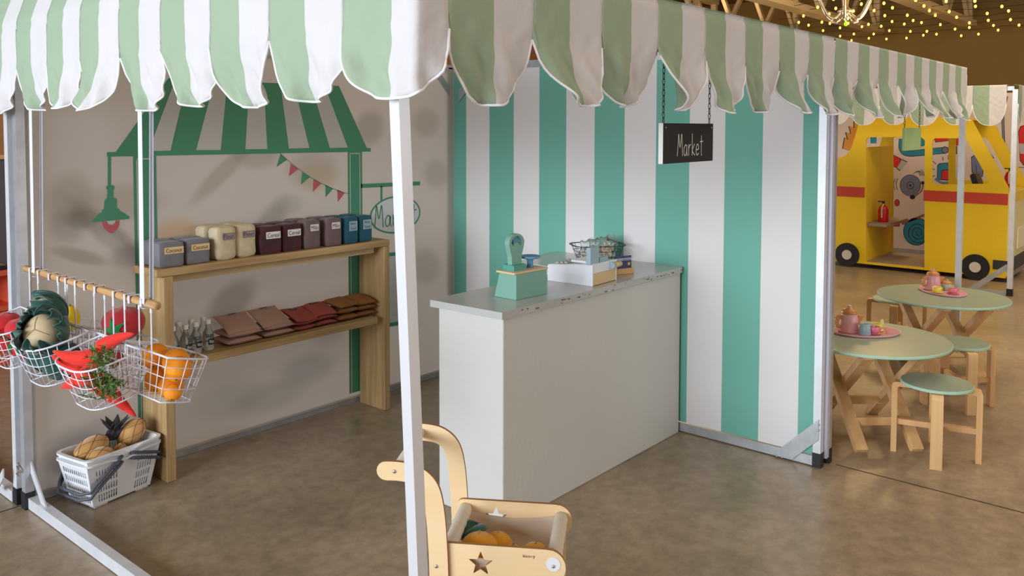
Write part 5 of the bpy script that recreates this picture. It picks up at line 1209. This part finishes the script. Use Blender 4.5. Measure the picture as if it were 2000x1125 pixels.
def extinguisher(p, s, label, g='toy fire extinguishers in the van'):
    t = thing('toy_extinguisher', label, 'toy extinguisher', p, 0, g)
    MB().lathe([(.05*s, 0), (.055*s, .01*s), (.055*s, .13*s), (.04*s, .17*s), (.018*s, .19*s)], n=20).build('tank', m_exr, t, smooth=True)
    MB().tube([(0, 0, .19*s), (0, 0, .215*s)], .014*s, 10).box((-.01*s, .02*s, .222*s), (.02*s, .07*s, .012*s)).build('valve', m_black, t); MB().tube([(-.03*s, -.01*s, .20*s), (-.062*s, 0, .16*s), (-.058*s, 0, .05*s)], .008*s, 8).build('hose', m_hub, t)
q = onY(1702, 443, -1.15+y0d-.12); extinguisher((6.28, -1.15+y0d-.12, .516), 1.05, 'red toy fire extinguisher on the shelf inside the van')
extinguisher((6.6, -1.15+yN+.09, .935), 1.0, 'red toy fire extinguisher on the van bonnet at the right edge') if False else None
MB().box((-.15, yN+.34, .50), (.3, .28, .84)).build('seat_pedestal', m_vdark, VN, bevel=.02); MB().box((-.15, yN+.36, 1.01), (.26, .06, .20), rot=Matrix.Rotation(-.3, 3, 'X')).build('seat_back', m_black, VN, bevel=.02)
MB().box((0, yN+.12, .93), (.94, .22, .03)).build('dashboard', m_van, VN)
extinguisher((6.62, -1.15+yN+.10, .948), .95, 'red toy fire extinguisher on the van dashboard at the right edge')
# wall of cartoon tools
XW = 7.62; TP = thing('tool_mural_panel', 'white wall panel printed with cartoon tools and fire gear behind the van', 'display panel', (XW, -.9, 0))
tw = MB(); tw.x = Matrix.Translation((-XW, .9, 0)); tw.box((XW+.01, -.9, 1.02), (.02, 5.0, 2.0))
CI = {'k': 1, 'grey': 2, 'teal': 3, 'red': 4, 'brown': 5, 'orange': 6, 'slate': 7, 'w': 0}
def tp(pts, c, lay=1): tw.add([(XW-.0006*lay-.0005, onX(x, y, XW).y, onX(x, y, XW).z) for x, y in pts][::-1], [tuple(range(len(pts)))], CI[c])
def circ(x, y, rx, ry, c, lay=1, n=28): tp([(x+rx*math.cos(2*PI*k/n), y+ry*math.sin(2*PI*k/n)) for k in range(n)], c, lay)
def outl(pts, c, lay=1, g=1.3):
    cx = sum(p[0] for p in pts)/len(pts); cy = sum(p[1] for p in pts)/len(pts); tp([(x+(1 if x > cx else -1)*g, y+(1 if y > cy else -1)*g) for x, y in pts], 'k', lay); tp(pts, c, lay+1)
def tl(a, b_, w_, c, lay=1):
    a = Vector(a); b_ = Vector(b_); d = (b_-a).normalized(); n = Vector((-d.y, d.x))*w_/2; tp([tuple(a+n), tuple(b_+n), tuple(b_-n), tuple(a-n)], c, lay)
def tpath(P_, w_, c, lay=1):
    pp = smooth_path([Vector(p) for p in P_], 4); A_, B_ = ribbon(pp, w_); m_ = len(pp)
    tw.add([(XW-.0006*lay-.0005, onX(q.x, q.y, XW).y, onX(q.x, q.y, XW).z) for q in A_+B_], [(k, k+1, m_+k+1, m_+k) for k in range(m_-1)], CI[c])
# bell
circ(1778, 362, 20.5, 21, 'k', 1); circ(1778, 362, 19.3, 20, 'slate', 2); circ(1778, 362, 7.5, 7.5, 'k', 3); circ(1778, 362, 6.2, 6.2, 'slate', 4); circ(1778, 362, 2.5, 2.5, 'k', 5)
tpath([(1803, 358), (1800, 372), (1790, 381), (1783, 384)], 1.4, 'k', 3); circ(1782, 385, 5, 4.5, 'k', 3); circ(1802, 357, 3.4, 3.4, 'k', 3)
for k in range(4): tpath([(1784+k*5, 340-k*3), (1792+k*4, 334+k*1), (1797+k*2.6, 343+k*0)], 1, 'k', 2)
for k in range(2): tpath([(1753-k*5, 349), (1750-k*5, 360), (1753-k*5, 371)], 1, 'k', 2)
# hose roll
circ(1790, 452, 26, 27.5, 'k', 1); circ(1790, 452, 24.6, 26, 'teal', 2)
sp_ = [(1793+(22*(1-k/70))*math.cos(k*.27)*1, 454+(22*(1-k/70))*math.sin(k*.27)) for k in range(66)]; tpath(sp_, 1.4, 'k', 3)
# stick, axe head
outl([(1762, 434), (1806, 418), (1807, 422), (1764, 438)], 'brown', 1); circ(1752, 396, 5, 7, 'k', 1); circ(1752, 396, 4, 6, 'red', 2); outl([(1744, 430), (1756, 430), (1756, 441), (1744, 441)], 'red', 1); outl([(1743, 302), (1760, 312), (1752, 328), (1742, 322)], 'red', 1); outl([(1761, 312), (1771, 317), (1759, 333), (1752, 328)], 'grey', 1)
# teal hose on top
tpath([(1762, 276), (1762, 290), (1772, 299), (1800, 298), (1830, 295), (1842, 294)], 13, 'k', 1); tpath([(1762, 276), (1762, 290), (1772, 299), (1800, 298), (1830, 295), (1842, 294)], 10.5, 'teal', 2); circ(1846, 293, 7, 7, 'k', 3); circ(1846, 293, 5.6, 5.6, 'slate', 4); outl([(1853, 290), (1868, 286), (1868, 300), (1853, 296)], 'slate', 3)
circ(1800, 276, 10, 10, 'teal', 1)
# siren
outl([(1831, 350), (1832, 324), (1836, 320), (1860, 318), (1860, 352)], 'teal', 1); outl([(1839, 350), (1840, 334), (1860, 330), (1860, 352)], 'red', 3); tpath([(1828, 350), (1840, 357), (1858, 356)], 5, 'slate', 3)
for a, b_ in (((1822, 315), (1828, 320)), ((1820, 330), (1826, 331)), ((1820, 345), (1826, 343)), ((1841, 306), (1842, 314)), ((1852, 304), (1852, 312))): tl(a, b_, 1.4, 'k', 1)
outl([(1825, 268), (1850, 266), (1852, 274), (1828, 277)], 'red', 1); outl([(1866, 272), (1876, 271), (1876, 283), (1866, 282)], 'red', 1)
# shovels, axe handle, extinguisher
outl([(1898, 308), (1904, 304), (1920, 330), (1918, 344), (1906, 348), (1899, 334)], 'slate', 1); tl((1908, 345), (1906, 322), 1, 'k', 3); outl([(1916, 290), (1922, 284), (1940, 306), (1938, 316), (1928, 312)], 'slate', 1)
outl([(1940, 215), (1950, 219), (1938, 268), (1929, 262)], 'brown', 1); circ(1913, 235, 6, 8, 'red', 1)
tpath([(1966, 190), (1960, 215), (1959, 240), (1961, 287)], 5.5, 'k', 1); tpath([(1966, 190), (1960, 215), (1959, 240), (1961, 287)], 3.6, 'slate', 2); outl([(1959, 287), (1965, 287), (1975, 302), (1974, 330), (1966, 330), (1958, 300)], 'slate', 3)
outl([(1990, 258), (1994, 248), (2004, 244), (2016, 248), (2018, 320), (2000, 322), (1993, 312)], 'red', 1); tp([(1990, 280), (2018, 282), (2018, 302), (1992, 300)], 'grey', 3)
tl((1982, 327), (2030, 327), 1.2, 'k', 1)
# flames
fl2 = [(1646, 290), (1650, 268), (1656, 274), (1652, 258), (1662, 262), (1658, 246), (1668, 250), (1668, 236), (1690, 236), (1680, 300)]
tp([(x-1.3, y) for x, y in fl2], 'k', 1); tp([(x+.6, y) for x, y in fl2], 'orange', 2)
tp([(1700, 268), (1712, 268), (1712, 280), (1700, 280)], 'teal', 1)
tp([(1590, 225), (1634, 225), (1634, 310), (1590, 310)], 'brown', 0) if False else None
tw.build('printed_wall', [M('tool_wall_white', (212, 200, 192), rough=.8), M('cartoon_outline', (38, 36, 42)), M('cartoon_grey', (176, 178, 182)), M('cartoon_teal', (30, 128, 156)), M('cartoon_red', (206, 30, 34)), M('cartoon_brown', (156, 84, 40)), M('cartoon_orange', (206, 140, 50)), M('cartoon_slate', (110, 118, 150))], TP)
b = MB(); b.x = Matrix.Translation((-XW, .9, 0)); b.box((XW-.01, -.9, .025), (.03, 5.0, .05)); b.build('bottom_rail', m_alu, TP)
